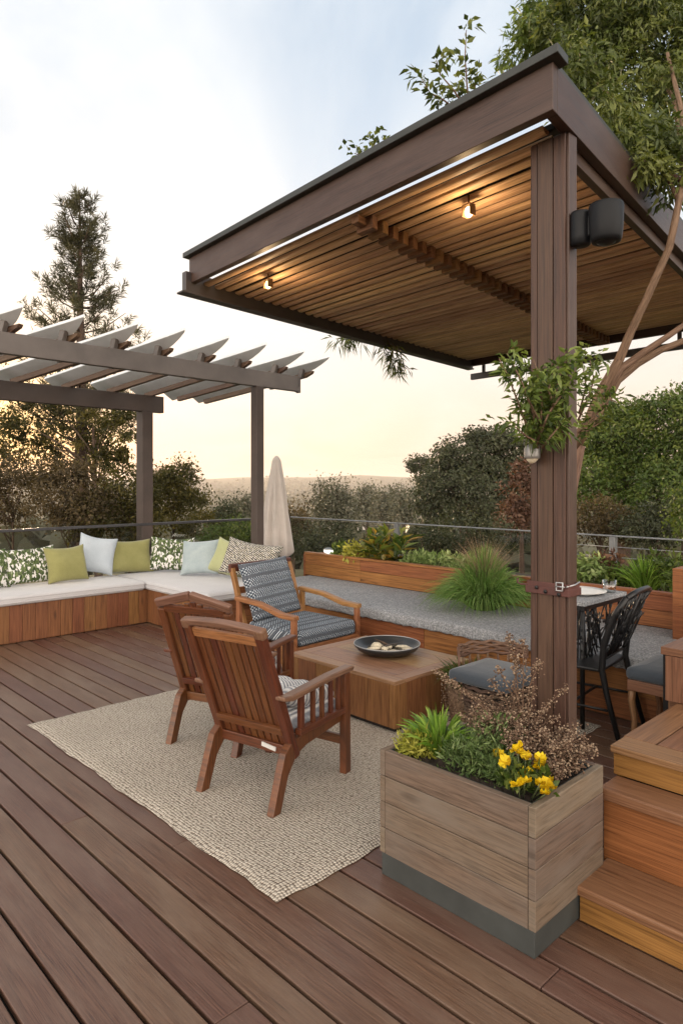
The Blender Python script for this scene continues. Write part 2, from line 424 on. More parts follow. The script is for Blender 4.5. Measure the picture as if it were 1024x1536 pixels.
def ground_mat():
    t = NT('hillside'); v = t.coord('Object')
    n1 = t.noise(v, .02, 8, .6); n2 = t.noise(v, .4, 6, .65)
    c = t.ramp(n1, [(.35, (.035, .042, .020)), (.5, (.065, .066, .034)), (.65, (.12, .10, .06))])
    c = t.mix(t.ramp(n2, [(.35, (0, 0, 0)), (.65, (.8, .8, .8))]), c, (.045, .05, .022))
    t.princ(c, .95, t.bump(n2, .6, .5), spec=.1)
    return t.m
M['ground'] = ground_mat()
def watermat():
    t = NT('pond_water'); t.princ((.10, .13, .15), .08, t.bump(t.noise(t.coord('Object'), .3, 3), .1, .1), spec=.6); return t.m
M['water'] = watermat()

M['leaf_pine'] = leafmat('pine_needles', [(0, (.030, .030, .013)), (.5, (.065, .062, .028)), (1, (.125, .11, .05))], .25)
M['leaf_oak'] = leafmat('oak_leaves', [(0, (.026, .026, .008)), (.5, (.070, .066, .017)), (1, (.17, .135, .035))], .5)
M['leaf_brown'] = leafmat('brown_shrub_leaves', [(0, (.032, .024, .011)), (.5, (.080, .058, .026)), (1, (.15, .105, .048))], .4)
M['leaf_dark'] = leafmat('dark_leaves', [(0, (.024, .029, .012)), (.5, (.046, .054, .023)), (1, (.078, .084, .038))], .2)
M['leaf_mid'] = leafmat('mid_green_leaves', [(0, (.024, .045, .008)), (.5, (.070, .110, .018)), (1, (.18, .21, .045))], .3)
M['leaf_red'] = leafmat('russet_leaves', [(0, (.055, .024, .015)), (.5, (.12, .055, .033)), (1, (.18, .10, .06))], .25)
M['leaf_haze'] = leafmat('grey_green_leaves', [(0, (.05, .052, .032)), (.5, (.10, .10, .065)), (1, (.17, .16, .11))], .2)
M['leaf_vine'] = leafmat('vine_leaves', [(0, (.035, .060, .012)), (.5, (.11, .16, .034)), (1, (.26, .32, .085))], .4, .4, .4)
M['leaf_over'] = leafmat('overhead_leaves', [(0, (.030, .048, .010)), (.5, (.095, .125, .028)), (1, (.25, .27, .075))], .4, .45, .4)
M['leaf_bright'] = leafmat('bright_leaves', [(0, (.06, .13, .015)), (.5, (.15, .28, .035)), (1, (.34, .46, .09))], .4, .4, .4)
M['leaf_yellow'] = leafmat('yellow_green_leaves', [(0, (.16, .17, .02)), (.5, (.34, .34, .05)), (1, (.52, .47, .10))], .35)
M['leaf_lime'] = leafmat('pale_edged_leaves', [(0, (.07, .12, .03)), (.5, (.19, .27, .08)), (1, (.42, .48, .22))], .3)
M['leaf_broad'] = leafmat('broad_leaves', [(0, (.03, .06, .012)), (.45, (.09, .14, .025)), (.75, (.24, .24, .04)), (1, (.46, .27, .05))], .35, .35, .5)
M['leaf_fine'] = leafmat('fine_grey_green_leaves', [(0, (.035, .065, .018)), (.5, (.10, .155, .045)), (1, (.27, .33, .14))], .3)
M['grass_tuft'] = leafmat('tuft_blades', [(0, (.055, .115, .022)), (.5, (.13, .24, .055)), (.85, (.25, .36, .11)), (1, (.36, .38, .17))], .35)
M['grass_dry'] = leafmat('dry_blades', [(0, (.15, .10, .06)), (.5, (.28, .20, .13)), (1, (.42, .30, .22))], .3)
M['bead'] = leafmat('dry_seed_beads', [(0, (.08, .045, .028)), (.5, (.21, .13, .085)), (1, (.44, .33, .23))], .2)
M['petal'] = leafmat('yellow_petals', [(0, (.46, .27, .004)), (.5, (.66, .45, .008)), (1, (.80, .62, .03))], .3, .5, .2)

# ------------------------------------------------------------------ foliage
def unit(a): return a / np.maximum(np.linalg.norm(a, axis=1, keepdims=True), 1e-9)
def rdir(n): return unit(rng.normal(size=(n, 3)))
def leaves(name, P, D, N, L, Wd, rnd, mat, parent=None, fold=.18, droop=.0, wide=.42):
    """one leaf (two folded triangles + tip pair) per row"""
    n = len(P); D = unit(D); S = unit(np.cross(D, N)); N = np.cross(S, D)
    L = np.broadcast_to(np.asarray(L, float), (n,))[:, None]; Wd = np.broadcast_to(np.asarray(Wd, float), (n,))[:, None]
    dz = np.array([0, 0, -1.0])
    base = P; tip = P + D * L + dz * L * droop
    mid = P + D * L * wide + dz * L * droop * .25
    l = mid + S * Wd * .5 + N * Wd * fold; r_ = mid - S * Wd * .5 + N * Wd * fold
    V = np.stack([base, l, tip, r_], 1).reshape(-1, 3)
    i = np.arange(n)[:, None] * 4
    T = np.concatenate([i + np.array([[0, 2, 1]]), i + np.array([[0, 3, 2]])], 1).reshape(-1, 3)
    return rawmesh(name, V, T, np.repeat(rnd, 2), mat, parent)
def rawmesh(name, V, T, fr, mat, parent=None, k=3):
    me = bpy.data.meshes.new(name)
    me.vertices.add(len(V)); me.vertices.foreach_set('co', np.ascontiguousarray(V, dtype=np.float32).ravel())
    me.loops.add(len(T) * k); me.loops.foreach_set('vertex_index', np.ascontiguousarray(T, dtype=np.int32).ravel())
    me.polygons.add(len(T)); me.polygons.foreach_set('loop_start', np.arange(len(T), dtype=np.int32) * k)
    at = me.attributes.new('rnd', 'FLOAT', 'FACE'); at.data.foreach_set('value', np.clip(fr, 0, 1).astype(np.float32))
    me.update(calc_edges=True); me.validate()
    o = bpy.data.objects.new(name, me); col.objects.link(o); me.materials.append(mat)
    if parent: o.parent = parent
    return o
def blades(name, base, tip, bend, wd, rnd, mat, parent=None, seg=4):
    """curved tapering grass blades: quadratic curve base -> bend -> tip"""
    n = len(base); side = unit(np.cross(tip - base, rng.normal(size=(n, 3))))
    V = []
    for k in range(seg + 1):
        t = k / seg
        p = base * (1 - t) ** 2 + 2 * bend * t * (1 - t) + tip * t * t
        w = (np.asarray(wd) * (1 - t ** 2.2) + .0004) * .5
        w = np.broadcast_to(w, (n,))[:, None]
        V += [p - side * w, p + side * w]
    V = np.stack(V, 1).reshape(-1, 3); m = 2 * (seg + 1)
    i = np.arange(n)[:, None] * m; q = []
    for k in range(seg): q.append(i + np.array([[2 * k, 2 * k + 1, 2 * k + 3, 2 * k + 2]]))
    T = np.concatenate(q, 1).reshape(-1, 4)
    return rawmesh(name, V, T, np.repeat(rnd, seg), mat, parent, 4)
def crown_pts(blobs, n, clumps, sig, shell=.55, flat=.8):
    """clustered leaf positions through the blobs' volume: blobs = (cx,cy,cz, rx,ry,rz)"""
    B = np.array(blobs, float); vol = (B[:, 3] * B[:, 4] * B[:, 5]) ** .67; pr = vol / vol.sum()
    bi = rng.choice(len(B), clumps, p=pr); d = rdir(clumps)
    rad = shell + (1 - shell) * rng.random(clumps) ** .7
    C = B[bi, :3] + d * B[bi, 3:] * rad[:, None]
    cr = rng.random(clumps); cs = sig * (.55 + .9 * rng.random(clumps))
    ci = rng.integers(0, clumps, n)
    off = rdir(n) * (rng.random(n) ** .45 * 1.75 * cs[ci])[:, None] * np.array([1, 1, flat])
    P = C[ci] + off
    out = unit(P - B[bi[ci], :3])
    rnd = np.clip(cr[ci] * .68 + rng.random(n) * .34, 0, 1)
    return P, out, rnd, C
def crown(name, blobs, n, clumps, sig, L, Wd, mat, parent, droop=.15, outw=.6, shell=.55, flat=.8, fold=.18, up=.5):
    P, out, rnd, C = crown_pts(blobs, n, clumps, sig, shell, flat)
    D = out * outw + rdir(n) * .9 + np.array([0, 0, -droop])
    N = rdir(n) * .8 + np.array([0, 0, up]) + out * .9
    q = .5 + 1.0 * rng.random(n) ** 1.3; Ls = L * q; Ws = Wd * q * (.8 + .4 * rng.random(n))
    leaves(name, P, D, N, Ls, Ws, rnd, mat, parent, fold, droop * .6)
    return C
def PXb(px, py, Y, rx, rz, ry=None):
    """a crown lobe: centre pixel at distance Y, radii in pixels there"""
    p = PX(px, py, Y); k = Y / F
    return (p.x, p.y, p.z, rx * k, (ry or rx) * k, rz * k)
def limbs(mb, start, targets, r0, sag=.0, n=7):
    for q in targets:
        a = Vector(start); b = Vector(q); L = (b - a).length
        m = (a + b) / 2 + Vector((random.uniform(-.1, .1) * L, random.uniform(-.1, .1) * L, .08 * L - sag * L))
        pts = [a * (1 - t) ** 2 + m * 2 * t * (1 - t) + b * t * t for t in (0, .25, .5, .75, 1)]
        mb.tube(pts, [r0 * (1 - .8 * t) for t in (0, .25, .5, .75, 1)], n)
def tree(name, label, cat, base, top, r0, blobs, n, clumps, sig, L, Wd, mat, group=None, bark='trunk', droop=.15, nl=8, lean=(0, 0), shell=.55, flat=.8, trunk_vis=True, up=.5):
    base = Vector(base); top = Vector(top)
    t = thing(name, label, cat, base, 0, group)
    loc = [(b[0] - base.x, b[1] - base.y, b[2] - base.z, b[3], b[4], b[5]) for b in blobs]
    C = crown('crown', loc, n, clumps, sig, L, Wd, mat, t, droop, shell=shell, flat=flat, up=up)
    tp = top - base; mb = MB(); pts = []; K = 6
    for k in range(K + 1):
        f = k / K; pts.append(Vector((tp.x * f + lean[0] * math.sin(f * math.pi), tp.y * f + lean[1] * math.sin(f * 3), tp.z * f)))
    mb.tube(pts, [r0 * (1 - .75 * k / K) * (1.35 if k == 0 else 1) for k in range(K + 1)], 10)
    idx = rng.choice(len(C), min(nl, len(C)), replace=False)
    for i in idx:
        q = Vector(C[i]); f = min(.95, max(.25, (q.z * .75) / max(tp.z, .1)))
        k = f * K; a = int(k); s = pts[a].lerp(pts[min(a + 1, K)], k - a)
        limbs(mb, s, [q], r0 * (.5 - .3 * f), n=6)
    mb.build('trunk', M[bark], t)
    return t
def bush(name, label, cat, base, blobs, n, clumps, sig, L, Wd, mat, group=None, nst=9, r=.02, droop=.1, shell=.3, flat=.8, up=.5, part='foliage', smat='trunk'):
    base = Vector(base); t = thing(name, label, cat, base, 0, group)
    loc = [(b[0] - base.x, b[1] - base.y, b[2] - base.z, b[3], b[4], b[5]) for b in blobs]
    C = crown(part, loc, n, clumps, sig, L, Wd, mat, t, droop, shell=shell, flat=flat, up=up)
    mb = MB()
    for i in rng.choice(len(C), min(nst, len(C)), replace=False):
        limbs(mb, (random.uniform(-.1, .1) * loc[0][3], random.uniform(-.1, .1) * loc[0][3], 0), [Vector(C[i])], r, n=5)
    mb.build('stems', M[smat], t)
    return t
# ================================================================== ground, deck
def gh(x, y):
    r = math.hypot(x, y); az = math.atan2(x, y)
    s = min(1, max(0, (r - 15) / 150)); s = s * s * (3 - 2 * s)
    z = -1.7 - 25 * s
    if r > 60: z += min(1, (r - 60) / 200) * 3.0 * (math.sin(x * .011 + 1) * math.cos(y * .009) + .5 * math.sin(x * .027) * math.sin(y * .021))
    k = max(0, 1 - abs(r - 2900) / 1300); k = k * k * (3 - 2 * k)
    z += k * (42 + 7 * math.sin(az * 5 + .6) + 4 * math.sin(az * 13 + 2) + 2.0 * math.sin(az * 37))
    return z
def build_ground():
    rs = [0, 6, 10, 13, 16, 20, 26, 33, 42, 55, 70, 90, 115, 150, 190, 240, 310, 400, 520, 680, 880, 1100, 1350, 1600, 1800, 2000, 2200, 2400, 2600, 2800, 3000, 3300, 3700, 4300]
    K = 220; V = [(0, 0, gh(0, 0))]; T = []
    for r in rs[1:]:
        for k in range(K):
            a = 2 * math.pi * k / K; x, y = r * math.sin(a), r * math.cos(a); V.append((x, y, gh(x, y)))
    for k in range(K): T.append((0, 1 + (k + 1) % K, 1 + k))
    for i in range(len(rs) - 2):
        for k in range(K):
            a, b = 1 + i * K + k, 1 + i * K + (k + 1) % K
            T.append((a, b, b + K)); T.append((a, b + K, a + K))
    o = rawmesh('ground', np.array(V), np.array(T), np.zeros(len(T)), M['ground']); o.data.polygons.foreach_set('use_smooth', [True] * len(T))
    tag(o, kind='structure')
build_ground()

# deck boards, running along d1, mitre-free with staggered butt joints
mb = MB(); U0 = .0235; PITCH = .1365
k0 = -16
for k in range(k0, 48):
    u = U0 + k * PITCH
    if u + PITCH > 6.55: break
    v = -4.6 + random.random() * 3.0; ends = [-4.6]
    while v < 7.85:
        ends.append(v); v += random.choice([4.2, 4.8, 5.4])
    ends.append(7.85)
    for a, b in zip(ends[:-1], ends[1:]):
        if b - a < .05: continue
        mb.obox(W(u + PITCH / 2, (a + b) / 2, -.0125), D2, D1, UP, PITCH / 2 - .0070, (b - a) / 2 - .0012, .0125)
tag(mb.build('deck', M['deck'], bevel=.004), kind='structure')
mb = MB(); mb.obox(W(2.2, 1.6, -.85), D2, D1, UP, 4.33, 6.22, .815); tag(mb.build('deck_base', M['dark_void']), kind='structure')

# rug
def build_rug():
    u0, u1, v0, v1 = 1.609, 4.30, 2.018, 4.63; nx, ny = 60, 60; V = []; T = []; uv = []
    for j in range(ny + 1):
        for i in range(nx + 1):
            u = u0 + (u1 - u0) * i / nx; v = v0 + (v1 - v0) * j / ny
            eu = .007 * math.sin(v * 9) + .003 * math.sin(v * 31 + 1); ev = .006 * math.sin(u * 8 + 2) + .005 * math.sin(u * 27)
            if i in (0, nx): u += eu + random.uniform(-.002, .002)
            if j in (0, ny): v += ev + random.uniform(-.002, .002)
            e = min(i, nx - i, j, ny - j); z = .013 if e else .0015
            z += .0022 * math.sin(u * 5 + v * 3) * math.sin(v * 4 - u) + .0022
            p = W(u, v, z); V.append(tuple(p)); uv.append((u, v))
    for j in range(ny):
        for i in range(nx):
            a = j * (nx + 1) + i; T.append((a, a + 1, a + nx + 2, a + nx + 1))
    me = bpy.data.meshes.new('rug'); me.from_pydata(V, [], T); l = me.uv_layers.new(name='UVMap')
    for lp in me.loops: l.data[lp.index].uv = uv[lp.vertex_index]
    o = bpy.data.objects.new('rug', me); col.objects.link(o); me.materials.append(M['rug'])
    for p in me.polygons: p.use_smooth = True
    tag(o, 'cream and brown woven area rug lying under the chairs and coffee table', 'rug')
build_rug()

# ================================================================== corner bench with pillows
FR = TH
t = thing('corner_bench', 'L-shaped built-in wooden corner bench with pale grey seat cushions along the railing', 'bench', W(3.75, 7.05), FR)
def planks_x(mb, x0, x1, y, z0, z1, th, w=.125, g=.0015):      # vertical planks along local x, facing -y
    x = x0
    while x < x1 - .01:
        e = min(x + w, x1); mb.box(x + g, e - g, y, y + th, z0, z1, grain=2); x = e
def planks_y(mb, y0, y1, x, z0, z1, th, w=.125, g=.0015):
    y = y0
    while y < y1 - .01:
        e = min(y + w, y1); mb.box(x, x + th, y + g, e - g, z0, z1, grain=2); y = e
mb = MB(); planks_x(mb, -3.6, .0, 0, .012, .378, .025); mb.box(-3.6, 0, .028, .74, 0, .36)
mb.build('base', M['cedar'], t, .0015)
mb = MB(); planks_y(mb, -1.25, -.002, .0, .012, .378, .025); mb.box(.028, .93, -1.22, .74, 0, .36)
mb.box(.026, .94, -1.25, -1.225, .19, .378); mb.box(.026, .94, -1.25, -1.225, .0, .187)
mb.build('base', M['cedar'], t, .0015)
def cushion(name, x0, x1, y0, y1, z0, z1, m, parent, puff=.012, piping=False, rad=.035):
    """box cushion with rounded edges and a slightly domed top"""
    mb = MB(); r = random.random(); o1 = random.random() * 5
    def prof(i, n): return -1 + 2 * i / n
    rows = [(.0, z0, .35), (.5, z0 + rad * .15, .0), (1, z0 + rad * .6, -0.0)]
    b = 0; grid = {}
    V = mb.v
    def ring_pts(inset, z):
        pts = []
        X0, X1, Y0, Y1 = x0 + inset, x1 - inset, y0 + inset, y1 - inset; c = max(rad - inset, .004)
        for cx, cy, a0 in ((X1 - c, Y1 - c, 0), (X0 + c, Y1 - c, 90), (X0 + c, Y0 + c, 180), (X1 - c, Y0 + c, 270)):
            for a in (0, 30, 60, 90):
                w = R(a0 + a); pts.append(Vector((cx + c * math.cos(w), cy + c * math.sin(w), z)))
        return pts
    rings = [ring_pts(rad * .6, z0), ring_pts(rad * .15, z0 + rad * .3), ring_pts(0, z0 + rad * .8), ring_pts(0, z1 - rad), ring_pts(rad * .15, z1 - rad * .4), ring_pts(rad * .55, z1 - rad * .08), ring_pts(rad * 1.6, z1 + puff * .35), ring_pts(min(x1 - x0, y1 - y0) * .25, z1 + puff), ]
    n = 16
    for ri, rg in enumerate(rings):
        for p in rg: V.append(p)
    for i in range(len(rings) - 1):
        for k in range(n):
            k2 = (k + 1) % n
            idx = [i * n + k, i * n + k2, (i + 1) * n + k2, (i + 1) * n + k]
            mb.face(idx, [(V[q].x + o1, V[q].y + V[q].z) for q in idx], r, True)
    idx = [(len(rings) - 1) * n + k for k in range(n)]; mb.face(idx, [(V[q].x + o1, V[q].y) for q in idx], r, True)
    idx = list(reversed(range(n))); mb.face(idx, [(V[q].x + o1, V[q].y) for q in idx], r, False)
    o = mb.build(name, m, parent)
    if piping:
        for zz in (z0 + rad * .8, z1 - rad * .75):
            pm = MB(); pm.tube([Vector((p.x, p.y, zz)) for p in ring_pts(-.001, zz)], .0042, 6, closed=True); pm.build('piping', m, o)
    return o
cushion('seat_cushion', -1.92, -.035, -.035, .74, .38, .475, M['seat_fabric'], t, .012, True)
cushion('seat_cushion', -3.6, -1.93, -.035, .74, .38, .475, M['seat_fabric'], t, .012, True)
cushion('seat_cushion', -.03, .94, -1.27, .74, .38, .475, M['seat_fabric'], t, .012, True)

def pillow(label, u, v, rz, w, h, m, lean=18, roll=0, th=.075, z=.478, sag=.02, kind='throw_pillow', group='throw pillows on the corner bench'):
    n = 14; mb = MB(); o1 = random.random() * 6; s1, s2 = random.random() * 6, random.random() * 6
    def pt(i, j, side):
        x = -1 + 2 * i / n; y = -1 + 2 * j / n
        px = x * (1 - .085 * (1 - y * y) ** .8) * w / 2; py = y * (1 - .085 * (1 - x * x) ** .8) * h / 2
        d = th * (max(0, 1 - x ** 4)) ** .62 * (max(0, 1 - y ** 4)) ** .62
        d *= 1 + .08 * math.sin(x * 4 + s1) * math.sin(y * 3 + s2)
        py -= sag * (1 - x * x) * (y > 0) * y
        pz = .012 * math.sin(x * 3 + s1) + .010 * math.sin(y * 4 + s2)
        return Vector((px, side * d + pz, py + h / 2))
    idx = {}
    for side in (-1, 1):
        for j in range(n + 1):
            for i in range(n + 1):
                e = i in (0, n) or j in (0, n)
                key = (i, j, 0 if e else side)
                if key not in idx: idx[key] = len(mb.v); mb.v.append(pt(i, j, side))
    for side in (-1, 1):
        for j in range(n):
            for i in range(n):
                q = [(i, j), (i + 1, j), (i + 1, j + 1), (i, j + 1)]
                if side > 0: q.reverse()
                ids = [idx[(a, b, 0 if (a in (0, n) or b in (0, n)) else side)] for a, b in q]
                mb.face(ids, [(a / n * w + o1 + side, b / n * h) for a, b in q], .5, True)
    o = mb.build(kind, m, sub=1)
    p = W(u, v, z + abs(math.sin(R(roll))) * w * .45)
    o.location = p
    o.rotation_euler = (Matrix.Rotation(rz, 4, 'Z') @ Matrix.Rotation(R(-lean), 4, 'X') @ Matrix.Rotation(R(roll), 4, 'Y')).to_euler()
    tag(o, label, 'pillow', group); return o
A, B2 = FR, FR - R(90)
pillow('leaf-print pillow cut off by the left edge of the photo', 2.24, 7.48, A + R(14), .48, .46, M['leaf_print'], 20, 4)
pillow('wide green and white leaf-print pillow left of the dark olive pillow', 2.66, 7.56, A, .68, .44, M['leaf_print'], 22, -2)
pillow('dark olive square pillow leaning in front of the pale blue one', 3.02, 7.42, A - R(6), .47, .44, M['olive'], 20, -3)
pillow('pale blue-white pillow tilted between the two olive pillows', 3.36, 7.60, A - R(10), .46, .49, M['pale_blue'], 20, 14)
pillow('wide olive pillow in the corner of the bench', 3.78, 7.62, A - R(4), .74, .45, M['olive'], 20, 2)
pillow('leaf-print pillow in the bench corner beside the wide olive pillow', 4.26, 7.44, A - R(40), .58, .46, M['leaf_print'], 18, 2)
pillow('blue-grey pillow right of the corner leaf-print pillow', 4.30, 6.86, B2 + R(32), .52, .46, M['blue_grey'], 20, -4)
pillow('pale green pillow leaning between blue-grey and black-flecked pillows', 4.42, 6.58, B2 + R(28), .42, .45, M['pale_green'], 22, 12)
pillow('cream pillow with black flecks at the right end of the bench', 4.42, 6.12, B2 + R(36), .70, .46, M['fleck'], 26, 10)

# ================================================================== railing
t = thing('glass_railing', 'dark-topped glass railing running behind the long side of the corner bench', 'railing', W(0, 7.86), FR)
mb = MB(); mb.box(-3.5, 6.47, -.025, .025, 1.045, 1.075); mb.build('top_rail', M['rail_dark'], t, .004)
for x0, x1 in ((-3.4, -.05), (0.0, 4.14), (4.34, 6.45)):
    mb = MB(); mb.box(x0, x1, -.006, .006, .05, 1.044); mb.build('glass_panel', M['glass'], t)
for x in (-.025, 6.47):
    mb = MB(); mb.box(x - .025, x + .025, -.03, .03, 0, 1.044); mb.build('rail_post', M['rail_dark'], t, .003)
t = thing('cable_railing', 'grey railing behind the planting bed with glass panels, steel posts and thin cables', 'railing', W(6.5, 0), FR)
mb = MB(); mb.box(-.018, .018, .2, 7.83, 1.060, 1.074); mb.build('top_rail', M['steel'], t, .004)
for y0, y1 in ((5.75, 7.80), (3.62, 5.70)):
    mb = MB(); mb.box(-.006, .006, y0, y1, .10, 1.046); mb.build('glass_panel', M['glass'], t)
for y in (5.725, 3.55, 2.93, 2.17, .4):
    mb = MB(); mb.box(-.03, .03, y - .03, y + .03, 0, 1.059); mb.build('rail_post', M['steel'], t, .004)
for z in (.96, .86, .76, .66):
    mb = MB(); mb.tube([(0, .2, z), (0, 1.2, z - .004), (0, 2.2, z), (0, 3.55, z)], .004, 6); mb.build('cable', M['wire'], t)

# ================================================================== stone bench, back wall, planting bed
t = thing('stone_bench', 'long rough grey granite slab bench on an orange wooden base', 'bench', W(4.45, 0), FR)
def slab():
    mb = MB(); nx, ny = 10, 130; x0, x1, y0, y1, z0, z1 = 0, 1.04, 1.30, 6.25, .355, .45
    sec = [(x1, z1), (.7, z1), (.35, z1), (.05, z1 - .001), (.012, z1 - .006), (.0, z1 - .02), (.004, z1 - .05), (.0, z0 + .012), (.012, z0), (.3, z0)]
    for j in range(ny + 1):
        y = y0 + (y1 - y0) * j / ny
        for k, (x, z) in enumerate(sec):
            w = .012 if 3 <= k <= 8 else .0012
            mb.v.append(Vector((x + random.uniform(-w, w), y, z + random.uniform(-w, w) * .5)))
    m = len(sec)
    for j in range(ny):
        for k in range(m - 1):
            mb.face([j * m + k, j * m + k + 1, (j + 1) * m + k + 1, (j + 1) * m + k], [(0, 0)] * 4, .5, True)
    mb.face(list(range(m)), [(0, 0)] * m, .5); mb.face([ny * m + k for k in reversed(range(m))], [(0, 0)] * m, .5)
    return mb.build('slab', M['granite'], t)
slab()
mb = MB(); y = 1.32
for w in (1.05, 1.3, .85, 1.2, .5):
    for z0, z1 in ((.012, .175), (.178, .352)):
        mb.box(.06, .085, y + .002, y + w - .002, z0, z1)
    y += w
mb.box(.09, .9, 1.33, y, 0, .34)
mb.build('base', M['wall_wood'], t, .0015)
t = thing('retaining_wall', 'long orange wooden retaining wall rising behind the granite bench', 'wall', W(5.5, 0), FR)
mb = MB(); z = .452
for zz in (.585, .705):
    y = 1.3
    for w in (1.9, 2.2, .95):
        mb.box(0, .04, y + .001, y + w - .001, z, zz - .003); y += w
    z = zz
mb.build('boards', M['wall_wood'], t, .003)
mb = MB(); mb.box(-.012, .06, 1.3, 3.6, .705, .73); mb.box(-.012, .06, 3.602, 6.36, .705, .73); mb.build('cap_board', M['wall_wood'], t, .003)
mb = MB(); mb.box(.0, 1.0, 6.352, 6.385, .012, .70); mb.build('end_board', M['wall_wood'], t, .003)
# soil bed between wall and railing
mb = MB(); mb.obox(W(6.0, 3.8, .31), D2, D1, UP, .455, 2.54, .30); tag(mb.build('planting_bed', M['soil']), kind='structure')

# tall end panel, knee wall and raised deck at the right
t = thing('wooden_end_panel', 'tall wooden end panel closing the retaining wall at the right edge', 'wall', W(5.18, 1.28), FR)
mb = MB()
for i, (z0, z1) in enumerate(((.0, .23), (.232, .46), (.462, .69), (.692, .965))): mb.box(0, .3, -.9, .615, z0, z1)
mb.build('boards', M['wall_wood'], t, .003)
t = thing('knee_wall', 'low boxed wooden wall standing along the raised deck beside the dining chairs', 'wall', W(3.48, 1.30), FR)
mb = MB(); mb.box(.0, 1.68, -.42, -.016, .0, .745)
mb.build('body', M['tread'], t, .003)
mb = MB(); planks_y(mb, -.42, .0, -.022, .525, .745, .02, .105); x = .02
while x < 1.65: mb.box(x, min(x + .135, 1.66) - .003, -.015, .0, .0, .745, grain=2); x += .135
mb.build('cladding', M['tread'], t, .0015)
mb = MB(); mb.box(-.025, 1.69, -.2, .02, .748, .785); mb.box(-.025, 1.69, -.43, -.204, .748, .785); mb.build('cap_boards', M['tread'], t, .003)
mb = MB(); mb.box(.03, .075, .001, .03, .30, .74); mb.build('edge_post', M['black_metal'], t, .003)

mb = MB()
mb.obox(W(2.79, -.9, .506), D1, D2, UP, 2.14, .068, .014)                      # nosing board along the front
y = 1.245
mb.obox(W(4.1, 1.18, .506), D2, D1, UP, 1.24, .066, .014)                      # border along the left edge
v = 1.11
while v > -3:
    mb.obox(W(4.1, v - .068, .506), D2, D1, UP, 1.235, .0655, .014); v -= .1365
tag(mb.build('raised_deck', M['tread'], bevel=.003), kind='structure')
mb = MB(); v = 1.235
for w in (.30, .24, .62, .62, .62, .62, .62):
    mb.obox(W(2.752, v - w / 2, .445), D1, D2, UP, w / 2 - .002, .014, .0445); v -= w
u = 2.77
while u < 3.4:
    mb.obox(W(u + .15, 1.222, .245), D2, D1, UP, .149, .013, .245); u += .30
tag(mb.build('raised_deck_fascia', M['step_wood'], bevel=.002), kind='structure')
mb = MB(); mb.obox(W(4.05, -.9, .243), D2, D1, UP, 1.27, 2.10, .242); tag(mb.build('raised_deck_base', M['dark_void']), kind='structure')
t = thing('deck_steps', 'two orange-brown wooden steps climbing to the raised deck beside the planter box', 'steps', W(2.33, 1.18), FR)
mb = MB(); mb.box(.012, .04, -4.2, 0, .0, .092); mb.build('riser', M['step_wood'], t, .002)
mb = MB(); mb.box(-.005, .262, -4.2, .012, .096, .13); mb.build('tread', M['tread'], t, .006)
mb = MB(); mb.box(.264, .29, -4.2, .028, .0, .352); mb.build('riser', M['step_wood'], t, .002)
mb = MB(); mb.box(.242, .405, -4.2, .04, .356, .40); mb.build('tread', M['tread'], t, .006)
mb = MB(); mb.box(.042, .262, -.03, -.002, .0, .092); mb.box(.293, .40, -.0, .026, .0, .352); mb.build('side_board', M['step_wood'], t, .002)

# ================================================================== planter box
t = thing('planter_box', 'large weathered grey-brown plank planter box on a dark plinth beside the steps', 'planter', W(2.033, 1.18), FR)
LX, LY = .50, .705
mb = MB(); z = .092
for k in range(4):
    z1 = z + .1045
    mb.box(0, .028, .0295, LY - .0295, z + .0012, z1 - .0012); mb.box(LX - .028, LX, .0295, LY - .0295, z + .0012, z1 - .0012)
    mb.box(0.0005, LX - .0005, 0, .028, z + .0012, z1 - .0012); mb.box(.0005, LX - .0005, LY - .028, LY, z + .0012, z1 - .0012); z = z1
mb.build('planks', M['planter'], t, .003)
mb = MB(); mb.box(.006, LX - .006, .006, LY - .006, 0, .09); mb.build('plinth', M['plinth'], t, .003)
mb = MB()
mb.box(.029, .034, .034, LY - .034, .1, .506); mb.box(LX - .034, LX - .029, .034, LY - .034, .1, .506); mb.box(.029, LX - .029, .029, .033, .1, .506); mb.box(.029, LX - .029, LY - .033, LY - .029, .1, .506)
mb.build('liner', M['plinth'], t)
mb = MB(); nn = 22; b = 0
for j in range(nn + 1):
    for i in range(nn + 1):
        mb.v.append(Vector((.035 + (LX - .07) * i / nn, .035 + (LY - .07) * j / nn, .47 + random.uniform(0, .02))))
for j in range(nn):
    for i in range(nn):
        a = j * (nn + 1) + i; mb.face([a, a + 1, a + nn + 2, a + nn + 1], [(0, 0)] * 4, .5)
mb.build('soil', M['soil'], t)

# ================================================================== coffee table and bowl
t = thing('coffee_table', 'low square block coffee table of honey-brown wood panels standing on the rug', 'table', W(3.19, 2.83), FR)
TX, TY = .80, 1.02
mb = MB(); mb.box(.03, TX - .03, .03, TY - .03, .012, .045); mb.build('plinth', M['dark_void'], t)
mb = MB()
for (y0, y1) in ((0.0, .045), (.047, .26), (.262, .50), (.502, .74), (.742, .93), (.932, TY)): mb.box(0, .02, y0 + .0008, y1 - .0008, .045, .318, grain=2)
for (x0, x1) in ((.021, .12), (.122, .31), (.312, .55), (.552, TX - .021)):
    mb.box(x0 + .0008, x1 - .0008, 0, .02, .045, .318, grain=2); mb.box(x0 + .0008, x1 - .0008, TY - .02, TY, .045, .318, grain=2)
mb.box(TX - .02, TX, 0, TY, .045, .318, grain=2); mb.box(.022, TX - .022, .022, TY - .022, .05, .31)
mb.build('body', M['table_wood'], t, .0015)
mb = MB()
for (x0, x1) in ((0, .10), (.101, .36), (.361, .60), (.601, TX - .10)): mb.box(x0, x1 - .0005, .101 if x0 else 0, TY - .1 if x0 else TY, .3185, .342, grain=1)
